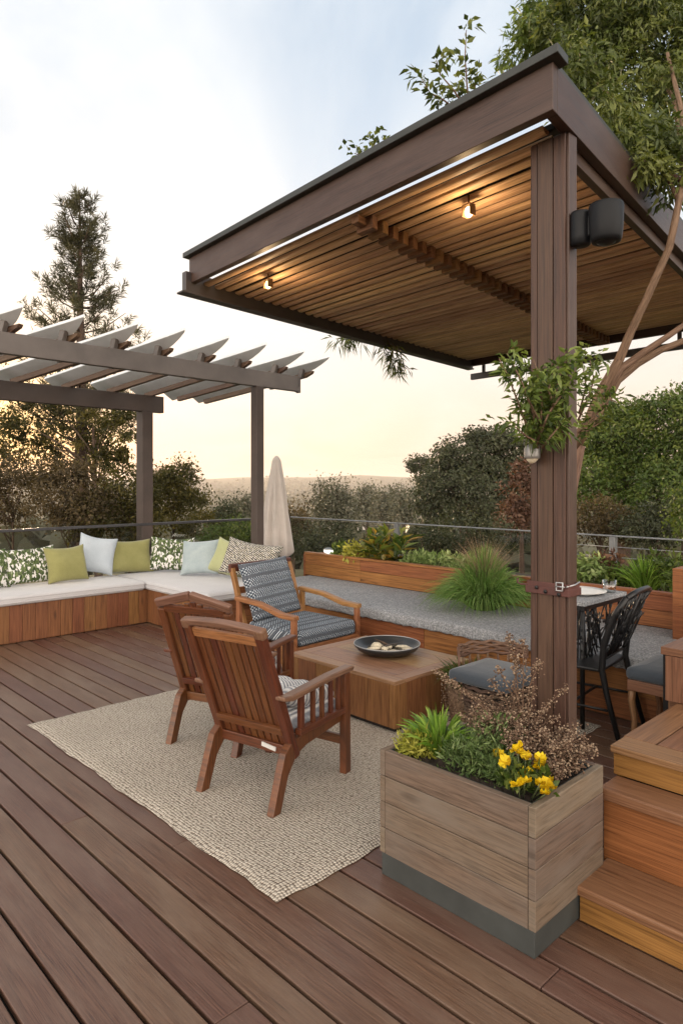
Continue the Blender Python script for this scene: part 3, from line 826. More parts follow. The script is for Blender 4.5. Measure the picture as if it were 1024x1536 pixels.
mb.box(TX - .0995, TX, 0, TY, .3185, .342, grain=1); mb.box(.101, TX - .101, 0, .0995, .3185, .342, grain=0); mb.box(.101, TX - .101, TY - .0995, TY, .3185, .342, grain=0)
mb.build('top', M['table_top'], t, .0025)
BC = W(3.68, 3.34, .342)
t = thing('fire_bowl', 'shallow round dark metal bowl with a pale rim on the coffee table', 'bowl', BC, 0)
mb = MB(); mb.lathe([(.0, .004), (.11, .0), (.16, .010), (.215, .036), (.238, .062), (.243, .075), (.238, .077), (.228, .064), (.20, .040), (.15, .022), (.08, .017), (0, .016)], 48); bw = mb.build('bowl', M['bowl'], t)
mb = MB(); mb.tube([(.2405 * math.cos(2 * math.pi * k / 48), .2405 * math.sin(2 * math.pi * k / 48), .0775) for k in range(48)], .0035, 6, closed=True); mb.build('rim', M['bowl_rim'], bw)
mb = MB()
for i in range(240):
    a = random.random() * 6.28; r_ = .14 * math.sqrt(random.random()); mb.ball((BC.x + r_ * math.cos(a) * 1.1, BC.y + r_ * math.sin(a) * .9, BC.z + .022 + .014 * random.random()), random.uniform(.006, .013), n=6, m=3, wob=.5)
o = mb.build('ash_bed', M['ash']); tag(o, 'bed of dark cinders filling the bottom of the fire bowl', 'cinders', kind='stuff')
stones = [('flat cream stone at the front of the fire bowl', .03, -.125, .062, .03, .016), ('tall cream stone at the back left of the cinders', -.07, .06, .045, .03, .028), ('long pale stone lying at the left of the bowl', -.10, -.02, .055, .018, .014),
          ('broad sand-coloured stone at the right of the bowl', .12, .04, .06, .04, .014), ('round yellowish stone near the bowl centre', .02, .03, .022, .02, .02), ('small white stone in the middle of the cinders', -.02, -.03, .028, .02, .018), ('slim pale stone along the right rim', .14, -.03, .05, .012, .01)]
for lb, x, y, a, b, c in stones:
    mb = MB(); mb.ball((0, 0, 0), a, b, c, 12, 7, wob=.22); o = mb.build('pebble', M['pale_stone'], loc=BC + Vector((x, y, .040)), rot=(random.uniform(-.2, .2), random.uniform(-.2, .2), random.uniform(-.5, .5)))
    tag(o, lb, 'stone', 'stones in the fire bowl')
for i, (lb, x, y, rz) in enumerate((('dark blue-grey stick lying across the pale stones', .05, .02, .4), ('brown stick leaning at the back of the cinders', -.03, .09, 2.2))):
    mb = MB(); mb.tube([(-.08, 0, 0), (-.02, .006, .008), (.08, 0, .014)], [.006, .008, .004], 7)
    tag(mb.build('stick', M['steel_brown'] if i == 0 else M['trunk'], loc=BC + Vector((x, y, .055)), rot=(0, 0, rz)), lb, 'stick', 'sticks in the fire bowl')
# ================================================================== slatted lounge chairs (x right, y forward)
def lounge_chair(label, loc, rz, gable=False, back_tilt=.256):
    t = thing('lounge_chair', label, 'chair', loc, rz, 'slatted lounge chairs on the rug')
    HW = .235; ZB, ZT = .25, .885
    def bp(x, f, off=0.0):                                   # point on the raked back, f = 0 bottom .. 1 top
        n = Vector((0, (ZT - ZB), back_tilt)).normalized()
        return Vector((x, -back_tilt * f + .02, ZB + (ZT - ZB) * f)) + n * off
    ax_up = (bp(0, 1) - bp(0, 0)).normalized()
    for s in (-1, 1):
        x = s * HW
        mb = MB()
        prof = [(-.165, 0), (-.105, 0), (-.045, .16), (.02, .235), (.10, .262), (.46, .292), (.46, .355), (.10, .335), (-.015, .312), (-.07, .27), (-.10, .19)]
        mb.prism(prof, (x, 0, 0), (0, 1, 0), (0, 0, 1), (1, 0, 0), .021, swap=True); mb.build('back_leg', M['teak'], t, .005)
        mb = MB(); mb.bar(bp(x - s * .002, -.04), bp(x - s * .002, .99 - (.06 if gable else 0)), .042, .05, (1, 0, 0)); mb.build('back_stile', M['teak'], t, .007)
        mb = MB(); mb.prism([(.42, 0), (.472, 0), (.468, .548), (.418, .548)], (s * .262, 0, 0), (0, 1, 0), (0, 0, 1), (1, 0, 0), .021); mb.build('front_leg', M['teak'], t, .005)
        mb = MB(); mb.prism([(-.13, .545), (-.06, .530), (.05, .536), (.30, .552), (.475, .556), (.488, .572), (.475, .583), (.28, .580), (.05, .566), (-.06, .560), (-.13, .568)], (s * .268, 0, 0), (0, 1, 0), (0, 0, 1), (1, 0, 0), .030)
        mb.build('arm', M['teak_top'] if not gable else M['teak'], t, .007)
        mb = MB()
        for k, yy in enumerate((.045, .145, .225, .305, .375)):
            wy = .016 if k == 0 else .0095
            mb.box(s * .262 - .012, s * .262 + .012, yy - wy, yy + wy, .335, .548)
        mb.box(s * .262 - .018, s * .262 + .018, .02, .42, .335, .368)
        mb.build('arm_spindles', M['teak'], t, .003)
    mb = MB()
    if gable:
        for s in (-1, 1): mb.bar(bp(0, 1.07), bp(s * (HW + .03), .97), .036, .052, ax_up)
    else:
        xs = list(np.linspace(-HW - .030, HW + .030, 11)); f = lambda x: .016 * math.cos(x / (HW + .02) * 1.5)
        mb.prism([(x, f(x) - .016) for x in xs] + [(x, f(x) + .02) for x in reversed(xs)], bp(0, 1.0), (1, 0, 0), ax_up, Vector((1, 0, 0)).cross(ax_up), .021)
        for s in (-1, 1): mb.bar(bp(s * (HW + .004), .955), bp(s * (HW + .004), 1.03), .044, .055, (1, 0, 0))
    mb.build('top_rail', M['teak_top'], t, .010, 3)
    mb = MB(); mb.bar(bp(-HW + .02, .925), bp(HW - .02, .925), .020, .048, ax_up); mb.build('back_rail', M['oak'] if not gable else M['teak'], t, .003)
    mb = MB(); mb.bar(bp(-HW + .02, .185, -.014), bp(HW - .02, .185, -.014), .022, .040, ax_up); mb.build('back_rail', M['teak'], t, .003)
    n = 9; w = (2 * HW - .05) / n
    for k in range(n):
        x = -HW + .025 + (k + .5) * w
        top = (.925 if not gable else 1.0 - .09 * abs(x) / HW)
        mb = MB(); mb.bar(bp(x * (1 - .03), .03, .004), bp(x, top, .004), w - .011, .012, (0, 1, .35)); mb.build('back_slat', M['teak'], t, .002)
    mb = MB(); mb.box(-HW + .02, HW - .02, -.012, .018, .232, .282); rsr = mb.build('rear_seat_rail', M['teak'], t, .004)
    mb = MB(); mb.box(-.242, .242, .430, .455, .155, .205); mb.box(-.242, .242, .425, .452, .295, .35); mb.build('front_stretcher', M['teak'], t, .004)
    mb = MB()
    for k in range(6): mb.box(-HW + .02, HW - .02, .05 + k * .066, .098 + k * .066, .292 + k * .006, .306 + k * .006)
    mb.build('seat_slats', M['teak'], t, .002)
    c = cushion('seat_cushion', -.21, .21, .03, .46, .318, .405, M['throw'], t, .02, rad=.035)
    mb = MB()
    for k in range(3):                                        # folded ribbed throw over the seat and right side
        x0 = -.20 + k * .135
        pts = [(x0 + .065, .06, .50 - k * .012), (x0 + .065, .10, .53 - .02 * k), (x0 + .067, .16, .505 - .02 * k), (x0 + .068, .25, .455), (x0 + .07, .36, .432), (x0 + .07, .45, .42), (x0 + .07, .487, .38)]
        mb.tube(pts, [.02, .05, .062, .06, .055, .05, .02], 12)
    mb.build('ribbed_throw', M['throw'], t, sub=1)
    if not gable:
        mb = MB(); mb.box(.03, .12, -.020, -.0135, .262, .282); mb.build('white_tag', M['white_tag'], rsr, rot=(0, R(7), 0))
    return t
lounge_chair('slatted reddish wooden lounge chair seen from behind, nearest on the rug with straight top rail', (-.444, 3.471, .0125), R(-33.4))
lounge_chair('slatted wooden lounge chair with a peaked top rail, half hidden behind the nearest chair', (-.763, 4.14, .0125), R(-25), True)

# ================================================================== armchair with blue tweed cushions
rz = R(47); ax = Vector((math.cos(rz), math.sin(rz), 0)); ay = Vector((-math.sin(rz), math.cos(rz), 0))
FL = Vector((-.395, 5.44, 0)); AW, AD, AZ = .80, .70, .50
t = thing('armchair', 'wooden armchair with quilted blue-grey tweed seat and back cushions behind the coffee table', 'armchair', (FL.x, FL.y, .0125), rz)
def arc(a, b, h=.0): return [a, b]
for s in (0, 1):
    x = .02 if s == 0 else AW - .02
    mb = MB(); mb.prism([(-.022, .20), (.022, .20), (.022, AZ), (-.022, AZ)], (x, .0, 0), (0, 1, 0), (0, 0, 1), (1, 0, 0), .02); mb.build('front_post', M['oak'], t, .006)
    mb = MB(); mb.prism([(-.022, .0), (.03, .0), (.02, AZ + .045), (-.022, AZ + .045)], (x, AD, 0), (0, 1, 0), (0, 0, 1), (1, 0, 0), .02); mb.build('rear_post', M['oak'], t, .006)
    mb = MB(); mb.prism([(-.03, AZ - .032), (.15, AZ - .03), (AD * .6, AZ + .03), (AD + .03, AZ + .048), (AD + .03, AZ + .085), (AD * .6, AZ + .068), (.15, AZ + .012), (-.03, AZ + .006)], (x, 0, 0), (0, 1, 0), (0, 0, 1), (1, 0, 0), .032); mb.build('arm', M['oak'], t, .008)
    mb = MB(); mb.prism([(.20, 0), (.255, 0), (.25, .22), (.20, .22)], (x + (.09 if s == 0 else -.09), 0, 0), (0, 1, 0), (0, 0, 1), (1, 0, 0), .024); mb.build('leg', M['oak'], t, .005)
mb = MB(); mb.box(.0, AW, -.016, .016, .195, .245); mb.box(.0, .03, .02, AD, .195, .245); mb.box(AW - .03, AW, .02, AD, .195, .245); mb.box(0, AW, AD - .015, AD + .015, .19, .245); mb.box(.03, AW - .03, .02, AD - .02, .20, .215)
mb.build('seat_frame', M['oak'], t, .004)
for s in (.06, AW - .06):
    mb = MB(); mb.bar((s, AD - .06, .24), (s, AD + .15, .81), .04, .045, (1, 0, 0)); mb.build('back_stile', M['oak'], t, .006)
mb = MB(); mb.bar((.03, AD + .155, .815), (AW - .03, AD + .155, .815), .04, .075); mb.build('top_rail', M['teak'], t, .012, 3)
for yy, zz in ((.08, .62), (.03, .48)):
    mb = MB(); mb.bar((.08, AD + yy, zz), (AW - .08, AD + yy, zz), .02, .06); mb.build('back_rail', M['oak'], t, .003)
cushion('seat_cushion', .05, AW - .05, -.03, AD - .07, .247, .375, M['tweed'], t, .02, rad=.045)
mb = MB(); mb.tube([(.05, .10, AZ + .0), (.05, .3, AZ + .045), (.05, .55, AZ + .075)], .001, 4)
def back_cushion():
    n = 16; mb = MB(); w, h, th = .60, .52, .07; idx = {}
    def pt(i, j, side):
        x = -1 + 2 * i / n; y = -1 + 2 * j / n
        d = th * max(0, 1 - x ** 6) ** .5 * max(0, 1 - y ** 6) ** .5
        q = abs(math.sin((y + 1) * math.pi * 2.5)) ** .35
        d *= .72 + .28 * q
        return Vector((x * w / 2 * (1 - .03 * (1 - y * y)), side * d, (y + 1) * h / 2))
    n2 = 40
    for side in (-1, 1):
        for j in range(n2 + 1):
            for i in range(n + 1):
                e = i in (0, n) or j in (0, n2); key = (i, j, 0 if e else side)
                if key not in idx:
                    idx[key] = len(mb.v); x = -1 + 2 * i / n; y = -1 + 2 * j / n2
                    d = th * max(0, 1 - x ** 6) ** .5 * max(0, 1 - y ** 6) ** .5
                    d *= .70 + .30 * abs(math.sin((y + 1) * math.pi * 2.5)) ** .4
                    mb.v.append(Vector((x * w / 2 * (1 - .03 * (1 - y * y)), (0 if e else side) * d + .02 * math.sin(x * 2), (y + 1) * h / 2 - .012 * (1 - x * x) * (y > .9))))
    for side in (-1, 1):
        for j in range(n2):
            for i in range(n):
                q = [(i, j), (i + 1, j), (i + 1, j + 1), (i, j + 1)]
                if side > 0: q.reverse()
                mb.face([idx[(a, b, 0 if (a in (0, n) or b in (0, n2)) else side)] for a, b in q], [(a / n * w + side, b / n2 * h) for a, b in q], .5, True)
    return mb.build('back_cushion', M['tweed'], t, loc=(AW / 2 - .04, AD - .13, .385), rot=(R(-20), R(-4), 0))
back_cushion()

# ================================================================== closed parasol
t = thing('closed_parasol', 'closed beige canvas parasol standing at the corner of the railing', 'parasol', W(5.55, 6.98), 0)
mb = MB(); n = 56; prof = [(.0, 1.935), (.018, 1.93), (.045, 1.90), (.06, 1.86), (.075, 1.75), (.095, 1.6), (.118, 1.4), (.140, 1.2), (.158, 1.0), (.172, .82), (.182, .66), (.176, .64), (.05, .70)]
for i, (rad, z) in enumerate(prof):
    for k in range(n):
        w = 2 * math.pi * k / n; f = min(1, max(0, (1.92 - z) / .5))
        q = 1 + f * (.19 * math.sin(8 * w + z * 1.6) + .08 * math.sin(13 * w + 1 - z * 2) + .05 * math.sin(5 * w))
        mb.v.append(Vector((rad * q * math.cos(w), rad * q * math.sin(w), z + (.03 * math.sin(8 * w) if i > 9 else 0))))
for i in range(len(prof) - 1):
    for k in range(n):
        k2 = (k + 1) % n
        mb.face([i * n + k, (i + 1) * n + k, (i + 1) * n + k2, i * n + k2], [(k / n, prof[i][1]), (k / n, prof[i + 1][1]), ((k + 1) / n, prof[i + 1][1]), ((k + 1) / n, prof[i][1])], .5, True)
mb.build('canopy', M['canvas'], t)
mb = MB(); mb.tube([(0, 0, .03), (0, 0, 1.90)], .022, 12); mb.build('pole', M['grey_lamp'], t)
mb = MB(); mb.lathe([(0, .0), (.22, .0), (.22, .04), (.03, .06), (0, .06)], 24); mb.build('base', M['steel'], t)

# ================================================================== dining corner
t = thing('dining_table', 'small grey speckled table with a dark lattice skirt behind the pergola post', 'table', W(4.10, 2.03), FR)
DX, DY, DZ = .62, .37, .83
mb = MB(); mb.box(0, DX, 0, DY, DZ - .028, DZ); mb.build('top', M['granite'], t, .005)
mb = MB()
mb.box(.015, DX - .015, .015, .035, DZ - .06, DZ - .029); mb.box(.015, DX - .015, DY - .035, DY - .015, DZ - .06, DZ - .029); mb.box(.015, .035, .036, DY - .036, DZ - .06, DZ - .029); mb.box(DX - .035, DX - .015, .036, DY - .036, DZ - .06, DZ - .029); mb.build('rim', M['black_metal'], t, .003)
for x in (.035, DX - .035):
    for y in (.035, DY - .035):
        mb = MB(); mb.tube([(x, y, .0 if x < .3 else .452), (x, y, DZ - .03)], .016, 8); mb.build('leg', M['black_metal'], t)
def lattice(mb, o, a, b, w, h, n=16, r=.0055, seed=3):
    """branching metal tracery filling a w x h panel in the a/b plane"""
    rd = random.Random(seed); o, a, b = Vector(o), Vector(a), Vector(b)
    def P(x, y): return o + a * (x * w) + b * (y * h)
    for k in range(n):
        x0 = rd.random(); x1 = min(1, max(0, x0 + rd.uniform(-.35, .35))); y0 = rd.choice([0, 0, rd.random() * .5]); y1 = rd.choice([1, 1, rd.uniform(.5, 1)])
        xm = (x0 + x1) / 2 + rd.uniform(-.15, .15); ym = (y0 + y1) / 2
        pts = [P(x0 * (1 - s) ** 2 + 2 * xm * s * (1 - s) + x1 * s * s, y0 * (1 - s) ** 2 + 2 * ym * s * (1 - s) + y1 * s * s) for s in (0, .2, .4, .6, .8, 1)]
        mb.tube(pts, r, 5)
        for _ in range(3):
            s = rd.choice([1, 2, 3, 4]); q = pts[s]; dx, dy = rd.uniform(-.16, .16), rd.uniform(.03, .16)
            e = q + a * dx * w + b * dy * h; mb.tube([q, (q + e) / 2 + b * .01, e], [r, r * .9, r * .7], 5)
            mb.obox(e, a, b, a.cross(b), .012, .008, .002)
mb = MB(); lattice(mb, (.05, .03, .40), (1, 0, 0), (0, 0, 1), DX - .1, .37, 26, .005, 5); mb.build('lattice_skirt', M['black_metal'], t)
mb = MB(); lattice(mb, (.03, .05, .40), (0, 1, 0), (0, 0, 1), DY - .1, .37, 16, .005, 8); mb.build('lattice_skirt', M['black_metal'], t)
TP = W(3.92, 2.06, DZ)
t = thing('serving_plate', 'round white plate lying on the speckled dining table', 'plate', W(4.42, 2.24, DZ), 0)
mb = MB(); mb.lathe([(0, .004), (.10, .0), (.15, .008), (.185, .02), (.187, .023), (.15, .013), (.10, .006), (0, .008)], 36); mb.build('dish', M['white_pot'], t)
t = thing('glass_tumbler', 'short clear glass tumbler at the right corner of the dining table', 'glass', W(4.60, 2.10, DZ), 0)
mb = MB(); mb.lathe([(0, .002), (.034, .0), (.042, .012), (.046, .085), (.043, .085), (.039, .014), (0, .012)], 28); cp = mb.build('cup', M['tumbler'], t)

def dining_chair(label, loc, rz):
    t = thing('dining_chair', label, 'chair', loc, rz)                 # x right, y forward (towards the table)
    for s in (-1, 1):
        mb = MB(); mb.tube([(s * .235, -.16, 0), (s * .225, -.075, .30), (s * .22, -.04, .46), (s * .22, -.055, .62), (s * .225, -.12, .80), (s * .23, -.19, .915)], [.015, .018, .021, .022, .020, .017], 8); mb.build('rear_leg', M['black_metal'], t)
        mb = MB(); mb.tube([(s * .225, .41, 0), (s * .215, .38, .30), (s * .21, .37, .455)], [.014, .016, .018], 8); mb.build('front_leg', M['black_metal'], t)
    mb = MB(); mb.box(-.225, .225, -.04, .40, .44, .462); mb.build('seat', M['black_metal'], t, .008)
    mb = MB(); mb.tube([(-.23, -.185, .905), (-.12, -.205, .93), (0, -.21, .935), (.12, -.205, .93), (.23, -.185, .905)], .018, 8); mb.tube([(-.22, -.045, .52), (.22, -.045, .52)], .010, 6); mb.tube([(0, -.045, .52), (0, -.13, .72), (0, -.21, .935)], .008, 6); bf = mb.build('back_frame', M['black_metal'], t)
    mb = MB(); a = Vector((1, 0, 0)); b = Vector((0, -.16, .40)).normalized(); lattice(mb, (-.215, -.045, .52), a, b, .43, .415, 26, .0065, 11); mb.build('back_lattice', M['black_metal'], bf)
    mb = MB()
    mb.tube([(-.228, -.10, .22), (-.22, .395, .22)], .009, 6); mb.tube([(.228, -.10, .22), (.22, .395, .22)], .009, 6); mb.tube([(-.225, .15, .22), (.225, .15, .22)], .009, 6); mb.build('stretcher', M['black_metal'], t)
    return t
dining_chair('dark metal dining chair with an openwork branch-pattern back beside the knee wall', W(4.20, 1.93), FR + R(6))

# wicker chair, mostly behind the planter
t = thing('wicker_chair', 'low woven wicker chair with a blue-grey cushion left of the pergola post', 'chair', W(3.56, 2.33), FR)
mb = MB()
for k in range(13):
    z = .03 + k * .028; rr = .165 + .035 * (k / 12)
    mb.tube([(rr * math.cos(a) * 1.0, rr * math.sin(a), z + .008 * math.sin(a * 13 + k * 3.14)) for a in np.linspace(0, 6.283, 53)[:-1]], .0135, 5, closed=True)
mb.build('woven_base', M['trunk'], t)
mb = MB(); mb.lathe([(0, .012), (.15, .012), (.185, .37), (0, .37)], 20); mb.build('core', M['dark_void'], t)
cushion('cushion', -.22, .21, -.21, .21, .385, .455, M['slate'], t, .018, rad=.03)
mb = MB()
for k in range(5):
    z = .50 + k * .016; mb.tube([(.235 * math.cos(a), .235 * math.sin(a), z + .006 * math.sin(a * 11 + k * 3.14)) for a in np.linspace(R(-20), R(110), 30)], .011, 5)
for a in np.linspace(R(-18), R(108), 9): mb.tube([(.23 * math.cos(a), .23 * math.sin(a), .36), (.24 * math.cos(a + .05), .24 * math.sin(a + .05), .56)], .008, 5)
mb.build('arm_rest', M['bark_smooth'], t)

# small cushioned stool by the knee wall
t = thing('cushioned_stool', 'small wooden stool with a grey cushion and curved legs between dining chair and knee wall', 'stool', W(4.02, 1.56), FR)
mb = MB(); mb.box(0, .44, -.17, .17, .36, .425); mb.build('seat', M['tread'], t, .006)
cushion('cushion', -.01, .45, -.18, .18, .427, .497, M['slate'], t, .015, rad=.03)
for x in (.03, .41):
    for s in (-1, 1):
        mb = MB(); mb.tube([(x, s * .15, .37), (x, s * .155, .30), (x, s * .135, .18), (x, s * .15, .05), (x, s * .165, 0)], [.024, .022, .018, .017, .02], 8); mb.build('leg', M['tread'], t)

# ================================================================== big slatted pergola
N0 = Vector((.83, 2.81, 0)); L0 = Vector((-1.17, 5.22, 0)); F0 = Vector((1.66, 8.72, 0))
PA = (L0 - N0); SL = PA.length; PA.normalize(); PB = (F0 - L0); TL = PB.length; PB.normalize()
def RP(s, t_, z): return PA * s + PB * t_ + Vector((0, 0, z))      # local to the pergola's own origin N0
NA = Vector((0, 0, 1)).cross(PA); NB = Vector((0, 0, 1)).cross(PB)
def para(mb, s0, s1, t0, t1, z0, z1, r=None, along='a'):
    """sheared box in the roof's own axes"""
    if r is None: r = random.random()
    b = len(mb.v); o1 = random.random() * 9
    for s in (s0, s1):
        for q in (t0, t1):
            for z in (z0, z1): mb.v.append(RP(s, q, z))
    for fc in ((0, 1, 3, 2), (4, 6, 7, 5), (0, 4, 5, 1), (2, 3, 7, 6), (0, 2, 6, 4), (1, 5, 7, 3)):
        uv = []
        for i in fc:
            S = s1 if i & 4 else s0; T = t1 if i & 2 else t0; Z = z1 if i & 1 else z0
            uv.append(((S if along == 'a' else T) + o1, Z + (T if along == 'a' else S)))
        mb.face([b + i for i in fc], uv, r)
    return mb
t = thing('slatted_pergola', 'dark wooden pergola with a slatted tan ceiling on one thick post behind the planter', 'pergola', N0, 0)
PG = t
mb = MB(); para(mb, -.05, SL, 0, .05, 3.12, 3.317); mb.build('fascia_beam', M['beam'], t, .003)
mb = MB(); para(mb, -.05, .0, .0505, TL + .3, 3.12, 3.317, along='b'); mb.build('fascia_beam', M['beam'], t, .003)
mb = MB(); para(mb, -.09, SL + .04, -.04, .075, 3.318, 3.355); mb.build('roof_cap', M['cap_metal'], t, .003)
mb = MB(); para(mb, -.04, .08, .0765, TL + .3, 3.318, 3.352, along='b'); mb.build('roof_cap', M['cap_metal'], t, .003)
mb = MB(); para(mb, .002, .045, .36, TL, 3.06, 3.15, along='b'); mb.build('inner_beam', M['beam'], t, .003)
mb = MB(); para(mb, SL - .035, SL + .03, -.05, TL, 3.045, 3.20, along='b'); para(mb, SL - .055, SL + .05, -.09, TL, 3.03, 3.044, along='b'); mb.build('side_beam', M['steel_brown'], t, .003)
mb = MB(); para(mb, .05, SL - .04, TL - .05, TL, 3.07, 3.16); mb.build('end_beam', M['beam'], t, .003)
mb = MB(); para(mb, .3, SL + .02, TL + .02, TL + .07, 2.91, 2.985); mb.build('end_beam', M['steel_brown'], t, .003)
for s in (.5, 1.6, SL - .2):
    mb = MB(); para(mb, s, s + .04, TL + .03, TL + .06, 2.985, 3.08); mb.build('hanger', M['steel_brown'], t)
mb = MB(); para(mb, .05, SL - .04, .245, TL, 3.185, 3.21); mb.build('gap_shade_panel', M['dark_void'], t)  # unseen dark sheet added above the slats to keep their gaps dark
pitch = .107; tt = .158; ns = 0; MS = 1.28
ts = []
while tt < TL - .08:
    mb = MB(); n = 10; z = 3.15; b = 0; r = random.random(); o1 = random.random() * 9
    jit = random.uniform(-.004, .004)
    for k, s in enumerate((.055, 1.0, 2.0, SL - .036)):
        for i in range(n + 1):
            w = math.pi * i / n; rad = .0365
            zz = z - .021 * math.sin(w) ** .75; q = tt + rad * math.cos(w)
            mb.v.append(RP(s, q, zz + random.uniform(-.002, .002) + jit))
    for k in range(3):
        for i in range(n):
            a = k * (n + 1) + i; L1, L2 = k * 1.0, (k + 1) * 1.0
            mb.face([a, a + n + 1, a + n + 2, a + 1], [(L1 + o1, i * .012), (L2 + o1, i * .012), (L2 + o1, i * .012 + .012), (L1 + o1, i * .012 + .012)], r, True)
    b = len(mb.v)
    mb.face([0, n, 3 * (n + 1) + n, 3 * (n + 1)], [(0 + o1, 0), (0 + o1, .07), (3 + o1, .07), (3 + o1, 0)], r)
    mb.build('slat', M['slat'], t); ts.append(tt); tt += pitch
mb = MB(); para(mb, MS - .03, MS + .03, .10, TL - .05, 3.075, 3.118, along='b'); mb.build('ridge_beam', M['block'], t, .003)
for q in ts[::1]:
    mb = MB(); h = random.uniform(-.006, .004); para(mb, MS - .075, MS + .062, q + .026, q + .078, 3.052 + h, 3.126, along='a'); mb.build('notched_block', M['block'], t, .004)

# post with three face boards
POST = W(2.745, 1.45)
pl = POST - N0
def pbox(mb, u0, u1, v0, v1, z0, z1, r=None):
    c = pl + D2 * (u0 + u1) / 2 + D1 * (v0 + v1) / 2; return mb.obox((c.x, c.y, (z0 + z1) / 2), D2, D1, UP, (u1 - u0) / 2, (v1 - v0) / 2, (z1 - z0) / 2, r, 2)
mb = MB(); pbox(mb, .012, .076, .004, .163, 0, 3.119); mb.build('post_core', M['dark_void'], t)
for (v0, v1) in ((.0, .056), (.060, .133), (.138, .167)):
    mb = MB(); pbox(mb, 0 if v0 < .13 else .006, .0118, v0, v1, .0, 3.119); mb.build('post_board', M['post'], t, .003)
mb = MB(); pbox(mb, .0125, .084, -.012, .0035, .0, 3.119); mb.build('post_board', M['beam'], t, .003)
mb = MB(); pbox(mb, .0765, .088, .004, .165, .0, 3.119); mb.build('post_board', M['post'], t, .003)
mb = MB(); pbox(mb, .0125, .076, .1635, .175, .0, 3.119); mb.build('post_board', M['post'], t, .003)

# strap round the post
t = thing('post_strap', 'red-brown leather strap with a metal buckle fastened around the pergola post', 'strap', POST + Vector((0, 0, 1.125)), FR)
def band(z0, z1, e, dz=0):
    mb = MB(); pts = [(-e, -.012 - e), (-e, .175 + e), (.088 + e, .175 + e), (.088 + e, -.012 - e)]
    for (a, b) in ((0, 1), (1, 2), (2, 3), (3, 0)):
        (xa, ya), (xb, yb) = pts[a], pts[b]
        p0 = Vector((xa, ya, (z0 + z1) / 2)); p1 = Vector((xb, yb, (z0 + z1) / 2)); mb.bar(p0, p1, .005, z1 - z0)
    return mb
band(.002, .028, .006).build('band', M['leather'], t, .002); bnd = band(-.026, .006, .011).build('band', M['leather'], t, .002)
mb = MB(); mb.tube([(-.022, .0, .035), (-.022, .03, .035), (-.022, .03, .0), (-.022, .0, .0)], .004, 6, closed=True); mb.tube([(-.024, .034, .018), (-.024, -.01, .018)], .003, 6)
mb.tube([(-.015, -.014, .018), (.04, -.026, .024), (.088, -.022, .03)], .004, 6); mb.build('buckle', M['wire'], bnd)
mb = MB(); mb.tube([(-.004, .18, .01), (.0, .215, .005), (.0, .235, .012), (.0, .232, .03)], .005, 6); mb.build('hook', M['leather'], t)
mb = MB()
for y, z in ((.128, .002), (.085, -.012), (.02, -.018)): mb.ball((-.0185, y, z), .004, .009, .009, 8, 5)
mb.build('rivets', M['black_metal'], bnd)

# black spotlight on the post, small grey lamp below the vine
SP = POST + D2 * .05 - D1 * .012
t = thing('wall_spotlight', 'black cylindrical spotlight on a rounded bracket fixed high on the pergola post', 'spotlight', (SP.x, SP.y, 2.62), FR)
mb = MB(); mb.lathe([(0, .0), (.034, .0), (.042, .006), (.043, .04), (.043, .135), (.040, .146), (0, .15)], 28, c=(-.005, -.036, .0)); mb.build('bracket', M['black_plastic'], t)
mb = MB(); mb.box(-.02, .02, -.10, -.05, .03, .12); mb.build('neck', M['black_plastic'], t, .008)
mb = MB(); mb.lathe([(.0, .008), (.03, .006), (.046, .0), (.058, .004), (.064, .02), (.068, .06), (.071, .15), (.068, .162), (.055, .166), (0, .168)], 36, c=(.0, -.148, -.012)); hs = mb.build('housing', M['black_plastic'], t)
mb = MB(); mb.lathe([(0, -.012), (.022, -.009), (.038, .001), (.040, .012)], 28, c=(.0, -.148, -.012)); mb.build('lens', M['black_metal'], hs)
t = thing('post_downlight', 'small unlit grey cup-shaped lamp on the pergola post below the vine', 'lamp', POST + D1 * .128 - D2 * .055 + Vector((0, 0, 1.70)), FR)
mb = MB(); mb.lathe([(.030, .0), (.034, .002), (.035, .012), (.034, .045), (.028, .058), (.012, .063), (0, .064)], 28); sh = mb.build('shade', M['grey_lamp'], t)
mb = MB(); mb.lathe([(0, -.022), (.014, -.016), (.025, -.004), (.029, .006)], 24); mb.build('diffuser', M['pale_stone'], sh)
mb = MB(); mb.box(.03, .054, -.012, .012, .02, .045); mb.build('arm', M['black_metal'], t, .003)

# hanging lamps
def pendant(label, s, q):
    p = N0 + RP(s, q, 3.03)
    t = thing('pergola_lamp', label, 'lamp', p, math.atan2(PA.y, PA.x), 'small lit lamps under the pergola slats')
    mb = MB(); mb.box(-.028, .028, -.024, .024, .055, .063); mb.box(-.028, -.024, -.024, .024, .0, .054); mb.box(.024, .028, -.024, .024, .0, .054); mb.tube([(0, 0, .06), (0, 0, .115)], .006, 6); mb.build('bracket', M['block'], t, .002)
    mb = MB(); mb.ball((0, 0, .022), .0225, .0225, .03, 14, 9); mb.build('bulb', M['bulb'], t)
    l = bpy.data.lights.new('bulb_light', 'POINT'); l.energy = LAMP_W; l.color = (1.0, .66, .34); l.shadow_soft_size = .02
    o = bpy.data.objects.new('bulb_light', l); col.objects.link(o); o.parent = t; o.location = (0, 0, -.05)
    return t
LAMP_W = 3.0
pendant('lit lamp hanging near the left corner of the pergola ceiling', 2.50, .36)
pendant('lit lamp hanging in the middle of the pergola ceiling, nearer the post', .66, .44)

